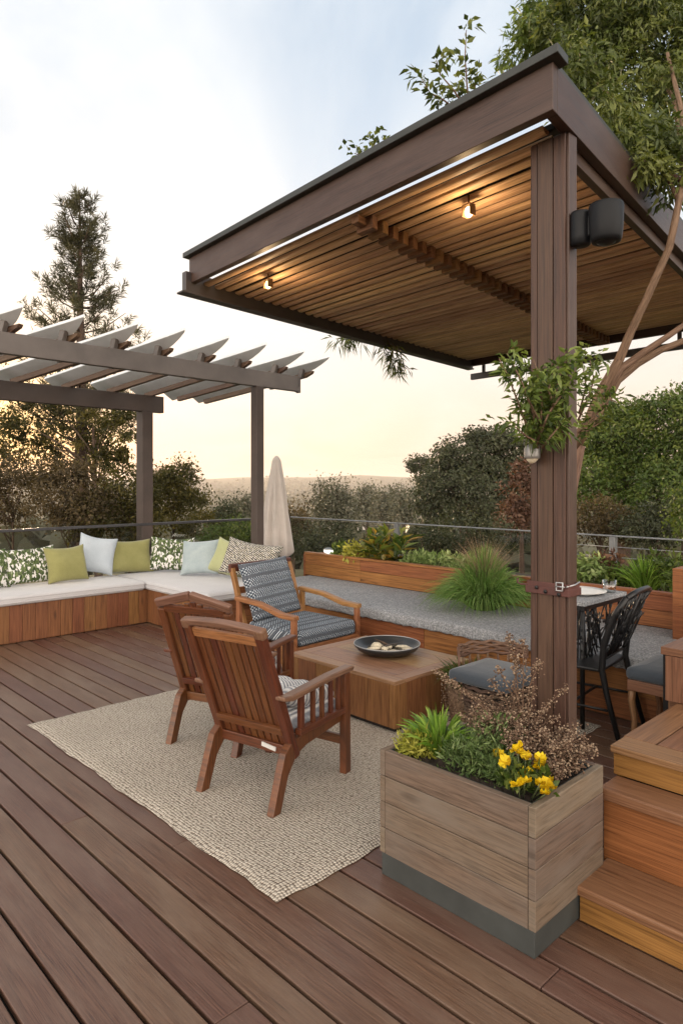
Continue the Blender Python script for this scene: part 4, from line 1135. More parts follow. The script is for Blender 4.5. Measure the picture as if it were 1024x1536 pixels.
# ================================================================== grey-brown pergola over the bench
A0 = Vector((-.99, 8.0, 0)); AD_ = (Vector((-.99, 8.0, 0)) - Vector((-2.98, 5.92, 0))).normalized()
B0 = Vector((-2.49, 8.6, 0)); BD_ = (Vector((-2.49, 8.6, 0)) - Vector((-3.69, 7.33, 0))).normalized()
t = thing('fin_pergola', 'grey-brown pergola with pointed fin-like roof planks above the corner bench', 'pergola', A0, 0)
zero = A0
mb = MB(); mb.bar(A0 - AD_ * 4.2 - zero + UP * 2.811, A0 + AD_ * .62 - zero + UP * 2.811, .07, .19); mb.build('front_beam', M['grey_beam'], t, .006)
mb = MB(); mb.bar(A0 + AD_ * .60 - zero + UP * 2.755, A0 + AD_ * .66 - zero + UP * 2.735, .05, .07); mb.build('beam_end', M['grey_beam'], t, .004)
mb = MB(); mb.bar(B0 - BD_ * 3.6 - zero + UP * 2.585, B0 + BD_ * .25 - zero + UP * 2.585, .09, .21); mb.build('rear_beam', M['dark_post'], t, .006)
mb = MB(); c = A0 - zero; mb.obox((c.x, c.y, 1.358), AD_, UP.cross(AD_), UP, .055, .055, 1.357); mb.build('post', M['dark_post'], t, .006)
mb = MB(); c = B0 - zero; mb.obox((c.x, c.y, 1.04), BD_, UP.cross(BD_), UP, .075, .075, 1.44); mb.build('post', M['dark_post'], t, .006)
def hit(px, P0, D):                                          # the vertical plane of a beam seen through a pixel column
    k = (px - CX) / F; s = (k * P0.y - P0.x) / (D.x - k * D.y); return P0 + D * s
ra = [5, 95, 172, 237, 302, 357, 412, 452]; rb = [-185, -75, 20, 97, 165, 222, 272, 312]
for i, (a, b) in enumerate(zip(ra, rb)):
    pa = hit(a, A0, AD_) - zero; pb = hit(b, B0, BD_) - zero
    pa.z, pb.z = 2.906, 2.692; e = (.27, .30, .36, .43, .44, .45, .45, .43)[i]
    d = (pa - pb); Lr = d.length; d.normalize(); side = UP.cross(d).normalized(); nrm = d.cross(side)
    mb = MB(); mb.prism([(-.12, 0), (Lr + .02, 0), (Lr + .12, .03), (Lr + .14, .06), (-.12, .06)], pb + side * .075, d, nrm, side, .028); mb.build('rafter', M['rafter'], t, .004)
    tl = R(30); cx = side * math.cos(tl) - nrm * math.sin(tl); nz = side * math.sin(tl) + nrm * math.cos(tl)
    wd = .135
    poly = [(-.25, -.085), (Lr + e * .6, -.075), (Lr + e + .04, -.080), (Lr + e + .05, -.070), (Lr + e + .01, -.045), (Lr + e * .75, .005), (Lr + e * .45, .05), (Lr + e * .1, .085), (Lr - .25, .11), (-.25, .115)]
    mb = MB(); mb.prism(poly, pb + nrm * .108, d, cx, nz, .019); mb.build('roof_plank', M['plank_grey'], t, .004)
    mb = MB(); mb.bar(pa + nrm * .0 - d * .02, pa + nrm * .10 + d * .03, .05, .06, d); mb.bar(pa - UP * .19 - d * .045, pa - d * .045, .012, .06, d); mb.build('bracket', M['grey_beam'], t, .003)

# ================================================================== garden light
t = thing('garden_light', 'small lit mushroom-shaped garden light in the planting bed beside the parasol', 'lamp', W(5.68, 6.12, .60), 0)
mb = MB(); mb.tube([(0, 0, 0), (0, 0, .12)], .012, 8); mb.lathe([(0, .185), (.03, .182), (.062, .168), (.066, .160), (0, .160)], 24); hs = mb.build('housing', M['steel'], t)
mb = MB(); mb.lathe([(.0, .159), (.058, .158), (.060, .150), (.05, .125), (.02, .118), (0, .118)], 24); mb.build('lamp_glass', M['white_bulb'], hs)
l = bpy.data.lights.new('lamp_light', 'POINT'); l.energy = .6; l.color = (1, .9, .75); l.shadow_soft_size = .05
o = bpy.data.objects.new('lamp_light', l); col.objects.link(o); o.parent = t; o.location = (0, -.09, .12)
# ================================================================== planting
def arr(p): return np.array(tuple(p), float)
def tuft(name, label, cat, base, n, h, spread, wd, mat, up=.5, droop=.35, group=None, seed_tips=None, r0=.04, part='blades', bendf=.75, bendr=.28, bendq=.12):
    base = Vector(base); t = thing(name, label, cat, base, 0, group)
    a = rng.random(n) * 2 * np.pi; q = rng.random(n) ** .6; hh = h * (.55 + .45 * rng.random(n))
    b = np.stack([np.cos(a) * r0 * q, np.sin(a) * r0 * q, np.zeros(n)], 1)
    ou = np.stack([np.cos(a), np.sin(a), np.zeros(n)], 1)
    tip = b + ou * (spread * q * (.7 + .5 * rng.random(n)))[:, None]; tip[:, 2] = hh * (1 - droop * q ** 1.5 * (1 + .5 * rng.random(n)))
    tip[:, 2] = np.maximum(tip[:, 2], .012); bend = b + ou * (spread * bendr * q)[:, None]; bend[:, 2] = hh * bendf * (1.0 - bendq * q)
    blades(part, b, tip, bend, wd * (.7 + .6 * rng.random(n)), np.clip(.15 + .75 * rng.random(n), 0, 1), mat, t, 5)
    if seed_tips:
        m = seed_tips; a = rng.random(m) * 2 * np.pi; q = rng.random(m) ** .6
        b = np.zeros((m, 3)); ou = np.stack([np.cos(a), np.sin(a), np.zeros(m)], 1)
        tip = ou * (spread * .85 * q)[:, None]; tip[:, 2] = h * (.85 + .35 * rng.random(m)) * (1 - .25 * q)
        bend = ou * (spread * .22 * q)[:, None]; bend[:, 2] = h * .75
        blades('seed_stalks', b, tip, bend, wd * .6, rng.random(m), M['grass_dry'], t, 4)
    return t
bs = PX(725, 905, 6.12); bs.z = .452
tuft('ornamental_grass', 'big arching fountain grass clump with feathery tips on the granite bench', 'ornamental grass', bs, 3000, .62, .47, .006, M['grass_tuft'], droop=.85, seed_tips=260, r0=.11, bendf=1.0, bendr=.60, bendq=.42)
def radiating(name, label, base, n, L, wd, mat, elev=(15, 80), cat='plant', group=None, stem_h=.0, droop=.35, wide=.4, fold=.15):
    """rosette shrub of long leaves on short stems"""
    base = Vector(base); t = thing(name, label, cat, base, 0, group)
    mb = MB(); P = []; D = []
    ns = max(5, n // 14)
    for k in range(ns):
        a = 6.283 * k / ns + random.uniform(-.3, .3); e = R(random.uniform(*elev)); d = Vector((math.cos(a) * math.cos(e), math.sin(a) * math.cos(e), math.sin(e)))
        Ls = stem_h * random.uniform(.5, 1.0); tip = d * Ls; mb.tube([(0, 0, 0), d * Ls * .5 + Vector((0, 0, -.02)), tip], [.007, .006, .004], 5)
        for j in range(n // ns):
            f = .25 + .75 * random.random(); b2 = random.random() * 6.283; dd = d * .75 + Vector((math.cos(b2), math.sin(b2), .35)) * .7
            P.append(tip * f); D.append(dd)
    P = np.array([tuple(p) for p in P]); D = np.array([tuple(p) for p in D]); m = len(P)
    leaves('leaves', P, D, rdir(m) * .4 + np.array([0, 0, 1.0]), L * (.6 + .7 * rng.random(m)), wd * (.7 + .5 * rng.random(m)), rng.random(m), mat, t, fold, droop, wide)
    mb.build('stems', M['stem'], t); return t
bp_ = PX(578, 800, 7.75); bp_.z = .61
radiating('broadleaf_shrub', 'tall broad-leaved green shrub with yellowing leaves in the bed behind the retaining wall', bp_, 300, .21, .062, M['leaf_broad'], (30, 88), stem_h=.56, droop=.35)
bp_ = PX(538, 822, 7.95); bp_.z = .61
bush('yellow_shrub', 'small bright yellow-green shrub left of the broad-leaved one', 'shrub', bp_, [(bp_.x, bp_.y, .76, .17, .15, .13)], 900, 60, .04, .05, .022, M['leaf_yellow'], r=.006)
for i, (px, Y, hw, lb) in enumerate(((612, 7.25, 26, 'pale-edged low plant just right of the broad-leaved shrub'), (645, 7.05, 24, 'pale-edged low plant in the middle of the row behind the retaining wall'), (678, 6.85, 24, 'pale-edged low plant directly left of the fountain grass'), (512, 8.3, 20, 'low dark green plant beside the garden light'))):
    q = PX(px, 800, Y); u_ = .72 * q.x + .694 * q.y
    if u_ < 5.74: q = q + D2 * (5.74 - u_)
    q.z = .61; bush('bed_plant', lb, 'plant', q, [(q.x, q.y, .73, hw * 7 / F, .14, .10)], 1100, 90, .03, .042, .018, M['leaf_lime'] if i < 3 else M['leaf_mid'], 'low plants behind the retaining wall', r=.005, up=.2, droop=-.3)
for lb, nm, px, Y, z0, rx, rz_, m, L, Wd, nl in (
    ('pale variegated shrub showing right beside the pergola post above the table', 'variegated_shrub', 884, 6.35, .61, .15, .15, 'leaf_lime', .06, .025, 900),
    ('green bushy plant at the right end of the planting bed', 'bed_bush', 1000, 5.95, .61, .25, .17, 'leaf_mid', .07, .022, 1100),
    ('russet leafy plant behind the grey railing post', 'russet_plant', 913, 6.4, .61, .12, .16, 'leaf_red', .07, .03, 420),
    ('low dark leafy plant between variegated shrub and bright grass', 'bed_bush', 935, 6.2, .61, .17, .09, 'leaf_mid', .06, .022, 700)):
    q = PX(px, 800, Y); u_ = .72 * q.x + .694 * q.y
    if u_ < 5.65: q = q + D2 * (5.68 - u_)
    q.z = z0; bush(nm, lb, 'shrub', q, [(q.x, q.y, z0 + rz_ * 1.05, rx, rx, rz_)], nl, 60, .04, L, Wd, M[m], r=.006)
q = PX(966, 800, 5.95); u_ = .72 * q.x + .694 * q.y; q = q + D2 * max(0, 5.68 - u_); q.z = .61
tuft('bright_grass', 'bright green upright grass clump in the bed right of the grey railing post', 'ornamental grass', q, 420, .40, .26, .008, M['leaf_bright'], droop=.35, r0=.07)

# --- plants in the planter box (soil z = .48)
def PB_(x, y, z=.485): return W(2.033 + x, 1.18 + y, z)
radq = PB_(.20, .56)
tuft('lance_leaf_plant', 'bright green lance-leaved plant at the left end of the planter box', 'plant', radq, 120, .20, .15, .016, M['leaf_bright'], droop=.30, r0=.05, part='leaves')
for i, (x, y, rx, hh, lb) in enumerate(((.16, .37, .11, .075, 'fine-leaved grey-green mound in the middle of the planter box front'), (.30, .36, .13, .10, 'fine-leaved grey-green mound at the back middle of the planter box'), (.13, .62, .07, .05, 'low fine-leaved clump below the lance-leaved plant at the planter corner'), (.18, .22, .10, .05, 'low feathery clump left of the yellow flowers'))):
    q = PB_(x, y); bush('feathery_plant', lb, 'plant', q, [(q.x, q.y, .485 + hh * .6, rx, rx, hh)], 1500, 120, .022, .026, .007, M['leaf_fine'] if i != 2 else M['leaf_yellow'], 'fine-leaved plants in the planter box', r=.003, shell=.2, droop=-.2)
# yellow flowers
q = PB_(.115, .12); t = thing('yellow_flower_plant', 'clump of ruffled yellow flowers at the near corner of the planter box', 'flowers', q, 0)
mb = MB(); FP = []
for k in range(23):
    a = random.random() * 6.283; r_ = .13 * math.sqrt(random.random()); hgt = random.uniform(.035, .145) * (1.15 - r_ * 3)
    p = Vector((r_ * math.cos(a) * 0.85, r_ * math.sin(a) * 1.25, max(.03, hgt))); FP.append(p)
    mb.tube([(p.x * .5, p.y * .5, 0), (p.x * .8, p.y * .8, p.z * .6), tuple(p)], .002, 5)
mb.build('stem', M['stem'], t)
n = 170; P = rng.normal(size=(n, 3)) * np.array([.055, .075, .025]) + np.array([0, 0, .045]); P = np.clip(P, [-.065, -.05, .02], [.09, .13, .2])
leaves('leaves', P, rdir(n) * np.array([.6, .6, 1]) + np.array([0, 0, .9]), rdir(n) + np.array([0, 0, 1.]), .04, .022, rng.random(n), M['leaf_mid'], t)
for p in FP:
    fm = MB(); ax_ = Vector((random.uniform(-.6, .6), random.uniform(-.6, .6), 1)).normalized(); s1 = ax_.orthogonal().normalized(); s2 = ax_.cross(s1); rr = random.uniform(.016, .026)
    npt = 5; b0 = random.random() * 6
    for k in range(npt):
        w = b0 + 6.283 * k / npt; d = s1 * math.cos(w) + s2 * math.sin(w); sd = ax_.cross(d); b = len(fm.v); cup = random.uniform(.25, .9)
        g = 4
        for i in range(g + 1):
            for j in range(g + 1):
                f = i / g; s = (j / g - .5) * 2; wv = .010 * math.sin(s * 5 + k * 2 + w) * f
                wid = math.sin(min(1, f * 1.05) * 2.2) * rr * .85
                fm.v.append(p + d * (f * rr * (1 - .12 * s * s)) + sd * s * wid + ax_ * (cup * rr * f * f * .8 + wv * .6 + .004 * k / npt))
        rv = random.random()
        for i in range(g):
            for j in range(g):
                a = b + i * (g + 1) + j; fm.face([a, a + 1, a + g + 2, a + g + 1], [(0, 0)] * 4, rv, True)
    fm.ball(p + ax_ * .004, .0035, n=6, m=4)
    fm.build('flower', M['petal'], t)

def sprays(name, label, base, stems, cat='plant', group=None, bead=.0045, dens=1.0, mat='bead', spread=.02, lower=.0):
    """dry stems carrying many tiny seed beads; stems = list of point lists relative to base"""
    t = thing(name, label, cat, base, 0, group); mb = MB(); P = []
    for pts in stems:
        pts = [Vector(p) for p in pts]; mb.tube(pts, [.0032 - .002 * i / max(1, len(pts) - 1) for i in range(len(pts))], 5)
        L = sum((b - a).length for a, b in zip(pts[:-1], pts[1:]))
        m = int(L * 480 * dens)
        for _ in range(m):
            f = lower + (1 - lower) * random.random(); k = f * (len(pts) - 1); a = min(int(k), len(pts) - 2); c = pts[a].lerp(pts[a + 1], k - a)
            P.append(c + Vector((random.gauss(0, 1), random.gauss(0, 1), random.gauss(0, .8))) * spread * (1.15 - .7 * f))
    mb.build('stems', M['dry_stem'], t)
    P = np.array([tuple(p) for p in P]); n = len(P)
    oc = np.array([[1, 0, 0], [0, 1, 0], [-1, 0, 0], [0, -1, 0], [0, 0, 1], [0, 0, -1]], float); sz = bead * (.6 + .8 * rng.random(n))
    V = (P[:, None, :] + oc[None] * sz[:, None, None]).reshape(-1, 3)
    fc = np.array([[0, 1, 4], [1, 2, 4], [2, 3, 4], [3, 0, 4], [1, 0, 5], [2, 1, 5], [3, 2, 5], [0, 3, 5]])
    T = (np.arange(n)[:, None, None] * 6 + fc[None]).reshape(-1, 3)
    o = rawmesh('seed_beads', V, T, np.repeat(rng.random(n), 8), M[mat], t); return t
def arch(dx, dy, h, k=5, bend=.5, wig=.012):
    return [(dx * (f ** (1 + bend)) + random.uniform(-wig, wig) * (f > 0), dy * (f ** (1 + bend)) + random.uniform(-wig, wig) * (f > 0), h * f) for f in [i / k for i in range(k + 1)]]
q = PB_(.36, .15); st = []
for k in range(80):
    a = random.random() * 6.283; rr = .19 * math.sqrt(random.random()); st.append(arch(rr * math.cos(a), rr * math.sin(a), random.uniform(.05, .17), 4))
sprays('dry_seed_shrub', 'brown mounded shrub of dry seed beads at the right back corner of the planter box', q, st, bead=.0045, dens=1.5, spread=.022)
q = PB_(.40, .40); st = []
for k in range(60):
    a = random.random() * 6.283; rr = .17 * math.sqrt(random.random()); st.append(arch(rr * math.cos(a), rr * math.sin(a), random.uniform(.06, .20), 4))
sprays('dry_seed_shrub', 'mauve-brown mound of dry seed stems in front of the pergola post foot', q, st, bead=.0042, dens=1.1, spread=.025)
q = PB_(.42, .30)
tops = [((852, 1030), 2.72), ((838, 1075), 2.66), ((817, 1062), 2.66), ((800, 1030), 2.75), ((772, 985), 2.78), ((745, 1000), 2.80), ((735, 1020), 2.85), ((762, 950), 2.80), ((784, 960), 2.78), ((650, 1005), 2.9), ((668, 1020), 2.85), ((808, 990), 2.74)]
st = []
for (px, py), Y in tops:
    e = PX(px, py, Y) - q; st.append([(0, 0, 0), (e.x * .25 + random.uniform(-.01, .01), e.y * .2, e.z * .35), (e.x * .55 + random.uniform(-.02, .02), e.y * .5, e.z * .7), (e.x * .85, e.y * .85, e.z * .92), (e.x, e.y, e.z)])
sprays('tall_seed_stems', 'tall arching dry stems with copper seed beads rising from the back of the planter box', q, st, bead=.0042, dens=.65, spread=.016, lower=.15)

# potted grass right of the coffee table
q = PX(705, 1060, 4.42); q.z = .0125
t = thing('grass_pot', 'brown pot of thin dry-tipped grass between coffee table and wicker chair', 'potted plant', q, 0)
mb = MB(); mb.lathe([(0, .004), (.10, .0), (.125, .02), (.145, .14), (.15, .26), (.14, .262), (.132, .235), (0, .23)], 28); mb.build('pot', M['bark_smooth'], t)
n = 420; a = rng.random(n) * 6.283; qd = rng.random(n) ** .5
b = np.stack([np.cos(a) * .09 * qd, np.sin(a) * .09 * qd, np.full(n, .235)], 1); ou = np.stack([np.cos(a), np.sin(a), np.zeros(n)], 1)
tip = b + ou * (.17 * qd)[:, None]; tip[:, 2] += .10 + .13 * rng.random(n) - .16 * qd * rng.random(n); be = b + ou * (.06 * qd)[:, None]; be[:, 2] += .15
blades('blades', b, tip, be, .006, .1 + .6 * rng.random(n), M['leaf_mid'], t, 4)
n = 900; a = rng.random(n) * 6.283; P = np.stack([np.cos(a) * (.15 + .04 * rng.random(n)), np.sin(a) * (.15 + .04 * rng.random(n)), .04 + .24 * rng.random(n)], 1)
oc = np.array([[1, 0, 0], [0, 1, 0], [-1, 0, 0], [0, -1, 0], [0, 0, 1], [0, 0, -1]], float); V = (P[:, None, :] + oc[None] * .005).reshape(-1, 3); fc = np.array([[0, 1, 4], [1, 2, 4], [2, 3, 4], [3, 0, 4], [1, 0, 5], [2, 1, 5], [3, 2, 5], [0, 3, 5]])
rawmesh('seed_beads', V, (np.arange(n)[:, None, None] * 6 + fc[None]).reshape(-1, 3), np.repeat(rng.random(n), 8), M['bead'], t)

# --- vine on the post
t = thing('post_vine', 'leafy green vine wrapped round the pergola post with loose sprigs', 'vine', POST + Vector((0, 0, 1.72)), 0)
def sprig_leaves(paths, per_m, L, Wd, mat, parent, name='leaves', droop=.3, spread=.02, tipbias=0):
    P = []; D = []
    for pts in paths:
        for a, b in zip(pts[:-1], pts[1:]):
            a, b = Vector(a), Vector(b); m = max(1, int((b - a).length * per_m)); ax_ = (b - a).normalized()
            for _ in range(m):
                f = random.random(); s = ax_.cross(Vector(rdir(1)[0])).normalized()
                P.append(tuple(a.lerp(b, f) + s * random.random() * spread)); D.append(tuple(ax_ * .6 + s * .9))
    P = np.array(P); D = np.array(D); n = len(P)
    return leaves(name, P, D, rdir(n) * .7 + np.array([0, 0, .8]), L * (.6 + .7 * rng.random(n)), Wd * (.7 + .5 * rng.random(n)), rng.random(n), mat, parent, .18, droop)
o0 = POST + Vector((0, 0, 1.72)); paths = []
def path_px(pts): return [PX(px, py, Y) - o0 for px, py, Y in pts]
for pts in ([(806, 672, 2.9), (790, 640, 2.86), (775, 600, 2.82), (762, 565, 2.8), (748, 538, 2.8)], [(806, 665, 2.9), (800, 625, 2.84), (785, 580, 2.8), (772, 552, 2.8), (760, 530, 2.82)], [(810, 650, 2.86), (812, 600, 2.82), (806, 560, 2.8), (800, 540, 2.8)],
            [(820, 640, 2.86), (830, 600, 2.82), (838, 570, 2.8), (842, 552, 2.82)], [(806, 660, 2.86), (822, 620, 2.8), (850, 580, 2.84), (862, 555, 2.9)], [(815, 668, 2.86), (790, 655, 2.82), (772, 640, 2.8)], [(812, 640, 2.86), (792, 600, 2.76), (782, 572, 2.76)],
            [(862, 640, 3.2), (880, 600, 3.2), (890, 570, 3.25), (884, 540, 3.25)], [(866, 650, 3.3), (895, 620, 3.3), (915, 600, 3.3), (930, 606, 3.3)], [(868, 620, 3.3), (878, 580, 3.3), (872, 540, 3.35)], [(868, 655, 3.3), (890, 640, 3.3), (905, 630, 3.3)], [(830, 610, 2.8), (822, 585, 2.78), (828, 560, 2.8)], [(812, 672, 2.86), (825, 655, 2.8), (838, 640, 2.8)]):
    paths.append(path_px(pts))
mb = MB()
mb2 = MB()
for i_, p in enumerate(paths): (mb2 if 7 <= i_ <= 10 else mb).tube(p, [.006 - .004 * i / (len(p) - 1) for i in range(len(p))], 5)
mb.build('stem', M['bark_smooth'], t); mb2.build('stem', M['bark_smooth'], t)
sub = []
for p in paths:
    sub.append(p)
    for k in range(5):
        i = random.randrange(1, len(p)); s = Vector(p[i]); d = Vector(rdir(1)[0]) * .11; d.z = abs(d.z) * random.choice([1, 1, -.6]); sub.append([s, s + d * .5 + Vector((0, 0, .01)), s + d])
sprig_leaves(sub, 105, .052, .019, M['leaf_vine'], t)
n = 330; P = np.stack([rng.uniform(-.05, .05, n), rng.uniform(-.05, .05, n), rng.uniform(.10, .38, n)], 1); c_ = D2 * -.05 + D1 * .085
P = P * np.array([1, 1, 1]) + np.array([c_.x, c_.y, 0]); P[:, :2] += np.outer(rng.uniform(-.07, .07, n), np.array([D1.x, D1.y]))
leaves('leaf_curtain', P, rdir(n) * .6 + np.array([0, -.3, -.9]), rdir(n) + np.array([0, -1, .2]), .09 * (.6 + .7 * rng.random(n)), .013, rng.random(n), M['leaf_vine'], t, .15, .2)

# --- overhanging tree behind the post
tb = Vector((1.27, 3.92, .0))
t = thing('overhanging_tree', 'slender tree behind the pergola post, its leafy crown spilling over the pergola roof', 'tree', tb, 0)
def pp(l): return [PX(*q) - tb for q in l]
mb = MB()
mb.tube([(0, 0, 0), (.0, .0, .6), (-.02, 0, 1.2)] + pp([(866, 668, 3.9)]), [.06, .052, .046, .042], 9)
mb.tube(pp([(858, 672, 3.9), (884, 632, 3.86), (900, 590, 3.8), (928, 540, 3.75), (948, 492, 3.7), (968, 450, 3.66), (985, 412, 3.62), (1003, 372, 3.6), (1010, 340, 3.58), (1018, 300, 3.6), (1030, 240, 3.7), (1020, 160, 3.9), (1000, 80, 4.1)]), [.042, .036, .031, .026, .023, .021, .021, .020, .019, .018, .018, .014, .010], 9)
mb.tube(pp([(872, 652, 3.9), (905, 606, 3.95), (925, 570, 4.0), (955, 545, 4.0), (990, 525, 4.0), (1040, 505, 4.0), (1090, 470, 4.1)]), [.036, .030, .027, .024, .02, .018, .016], 9)
mb.tube(pp([(905, 596, 3.85), (930, 553, 3.9), (965, 528, 3.9), (1000, 505, 3.9), (1050, 470, 3.9), (1080, 380, 3.9)]), [.024, .022, .019, .017, .016, .012], 8)
for l in ([(1018, 300, 3.6), (980, 230, 3.9), (930, 160, 4.2), (870, 100, 4.5)], [(1025, 250, 3.7), (1010, 150, 4.2), (960, 60, 4.6)], [(1020, 270, 3.65), (960, 240, 3.75), (920, 215, 3.85)]): mb.tube(pp(l), [.014, .012, .009, .005][:len(l)], 6)
mb.build('trunk', M['bark_smooth'], t)
def lobe(px, py, Y, rx, rz, ry=None):
    b = PXb(px, py, Y, rx, rz, ry); return (b[0] - tb.x, b[1] - tb.y, b[2] - tb.z, b[3], b[4], b[5])
bl = [lobe(960, 60, 4.6, 90, 75), lobe(880, 70, 4.8, 70, 55), lobe(1000, 150, 4.3, 70, 70), lobe(920, 150, 4.4, 60, 60), lobe(960, 215, 4.1, 45, 35), lobe(1060, 90, 4.4, 70, 80), lobe(1060, 240, 3.9, 45, 50), lobe(990, -20, 4.8, 110, 50), lobe(1100, -10, 4.6, 90, 90), lobe(850, 50, 5.0, 60, 50), lobe(1000, 235, 3.75, 40, 36), lobe(940, 195, 3.7, 46, 40), lobe(900, 140, 3.6, 46, 45), lobe(960, 250, 3.65, 30, 26), lobe(1010, 270, 3.7, 26, 26), lobe(860, 95, 3.6, 40, 40), lobe(905, 20, 4.6, 90, 60)]
C = crown('crown', bl, 56000, 600, .064, .046, .0145, M['leaf_over'], t, .35, .5, .5, .9, up=.3)
bl = [lobe(790, 55, 5.0, 34, 26), lobe(762, 92, 5.1, 14, 9), lobe(930, 235, 3.95, 26, 26), lobe(975, 262, 3.9, 20, 20), lobe(1010, 285, 3.85, 20, 16), lobe(810, 20, 5.1, 45, 30)]
crown('edge_leaves', bl, 1700, 110, .05, .07, .02, M['leaf_vine'], t, .4, .5, .2, .9, up=.3)
# small sprigs of growth on and behind the roof
def roof_sprigs(name, label, base, sets, per, L, Wd, mat, droop=.2):
    t = thing(name, label, 'branch', base, 0); mb = MB(); pth = []
    for l in sets:
        p = [PX(*q) - base for q in l]; pth.append(p); mb.tube(p, [.006 - .004 * i / (len(p) - 1) for i in range(len(p))], 5)
        for i in range(1, len(p)):
            for k in range(3):
                d = Vector(rdir(1)[0]) * .09; d.z = abs(d.z) * .8 if droop < .5 else -abs(d.z); pth.append([p[i], p[i] + d])
    mb.build('twigs', M['bark_smooth'], t); sprig_leaves(pth, per, L, Wd, mat, t, droop=droop); return t
b_ = N0 + RP(.8, .45, 3.24)
roof_sprigs('roof_shrub_sprigs', 'upright leafy sprigs rising above the pergola fascia left of its near corner', b_, ([(705, 168, 3.7), (700, 130, 3.7), (697, 85, 3.7), (699, 45, 3.7)], [(700, 168, 3.7), (680, 135, 3.65), (660, 112, 3.65), (654, 90, 3.65)], [(690, 170, 3.7), (665, 150, 3.65), (645, 140, 3.65), (630, 115, 3.65)], [(705, 165, 3.75), (712, 130, 3.75), (716, 108, 3.75)], [(696, 168, 3.7), (688, 140, 3.7), (676, 150, 3.7)]), 62, .055, .026, M['leaf_over'])
b_ = N0 + RP(1.75, .3, 3.24)
roof_sprigs('roof_seedling', 'tiny leafy sprigs poking above the middle of the pergola fascia', b_, ([(558, 228, 4.3), (562, 215, 4.3), (566, 209, 4.3)], [(540, 238, 4.4), (537, 232, 4.4), (531, 230, 4.4)]), 70, .045, .03, M['leaf_over'])
b_ = PX(600, 500, 7.2)
roof_sprigs('hanging_foliage', 'wispy green foliage hanging below the far side beam of the pergola', b_, tuple([(560 + 7 * k, 498 + 4 * k, 7.2), (572 + 6 * k, 520 + 3 * k, 7.2), (582 + 5 * k + random.uniform(-14, 14), 556 + random.uniform(-16, 4), 7.2)] for k in range(6)) + tuple([(530 + 8 * k, 495 + 2 * k, 7.2), (518 + 8 * k, 505, 7.2), (503 + 9 * k, 508 + k, 7.2)] for k in range(4)), 46, .10, .012, M['leaf_over'], .6)

# ================================================================== trees beyond the terrace
def G(px, Y): x = (px - CX) / F * Y; return Vector((x, Y, gh(x, Y) - .1))
def Lb(Y, *ls): return [PXb(px, py, Y + dy, rx, rz) for (px, py, rx, rz, dy) in ls]
# pine
Yp = 20.0; b0 = G(122, Yp); tp = PX(120, 288, Yp)
t = thing('pine_tree', 'tall slim conifer with upswept tufted branches behind the fin-roofed pergola', 'tree', b0, 0)
mb = MB(); pts = [b0 - b0, Vector((0, 0, 4)), PX(123, 640, Yp) - b0, PX(121, 500, Yp) - b0, PX(120, 380, Yp) - b0, tp - b0]
mb.tube(pts, [.24, .20, .16, .11, .06, .012], 10)
NP = []; ND = []; NR = []
prof = [(288, 4), (300, 14), (325, 30), (345, 27), (362, 18), (385, 34), (410, 42), (430, 34), (460, 54), (490, 62), (515, 52), (540, 60), (565, 78), (590, 80), (620, 70)]
for i, (py, hw) in enumerate(prof):
    nb = (2, 5, 6, 7)[min(i, 3)]
    for k in range(nb):
        a = 6.283 * (k / nb) + i * 1.1 + random.uniform(-.4, .4); r_ = hw * 1.3 * Yp / F * random.choice([.6, .8, .95, 1.05, 1.15])
        z = EYE + (HY - py - random.uniform(0, 10)) / F * Yp - b0.z
        s = Vector((tp.x - b0.x, tp.y - b0.y, z - .55 * r_)); e = s + Vector((math.cos(a) * r_, math.sin(a) * r_, r_ * random.uniform(.35, .8)))
        m = s.lerp(e, .5) - Vector((0, 0, r_ * .12)); mb.tube([s, m, e], [.035 - .0018 * (15 - i), .022, .008], 5)
        ntf = int(3 + r_ * 4.2)
        for q in range(ntf):
            f = .35 + .65 * (q + random.random()) / ntf; c = s * (1 - f) ** 2 + m * 2 * f * (1 - f) + e * f * f + Vector(rdir(1)[0]) * .24 * r_
            d0 = ((e - m).normalized() + Vector((0, 0, .7))).normalized(); cr = random.random()
            for _ in range(36):
                NP.append(tuple(c + d0 * random.uniform(-.12, .16) + Vector(rdir(1)[0]) * .03)); ND.append(tuple(d0 * .75 + Vector(rdir(1)[0]) * .85)); NR.append(cr * .55 + random.random() * .45)
mb.build('trunk', M['trunk'], t)
NP, ND, NR = np.array(NP), np.array(ND), np.array(NR); n = len(NP)
leaves('needles', NP, ND, rdir(n), .22 * (.6 + .7 * rng.random(n)), .024, NR, M['leaf_pine'], t, .05, .05)

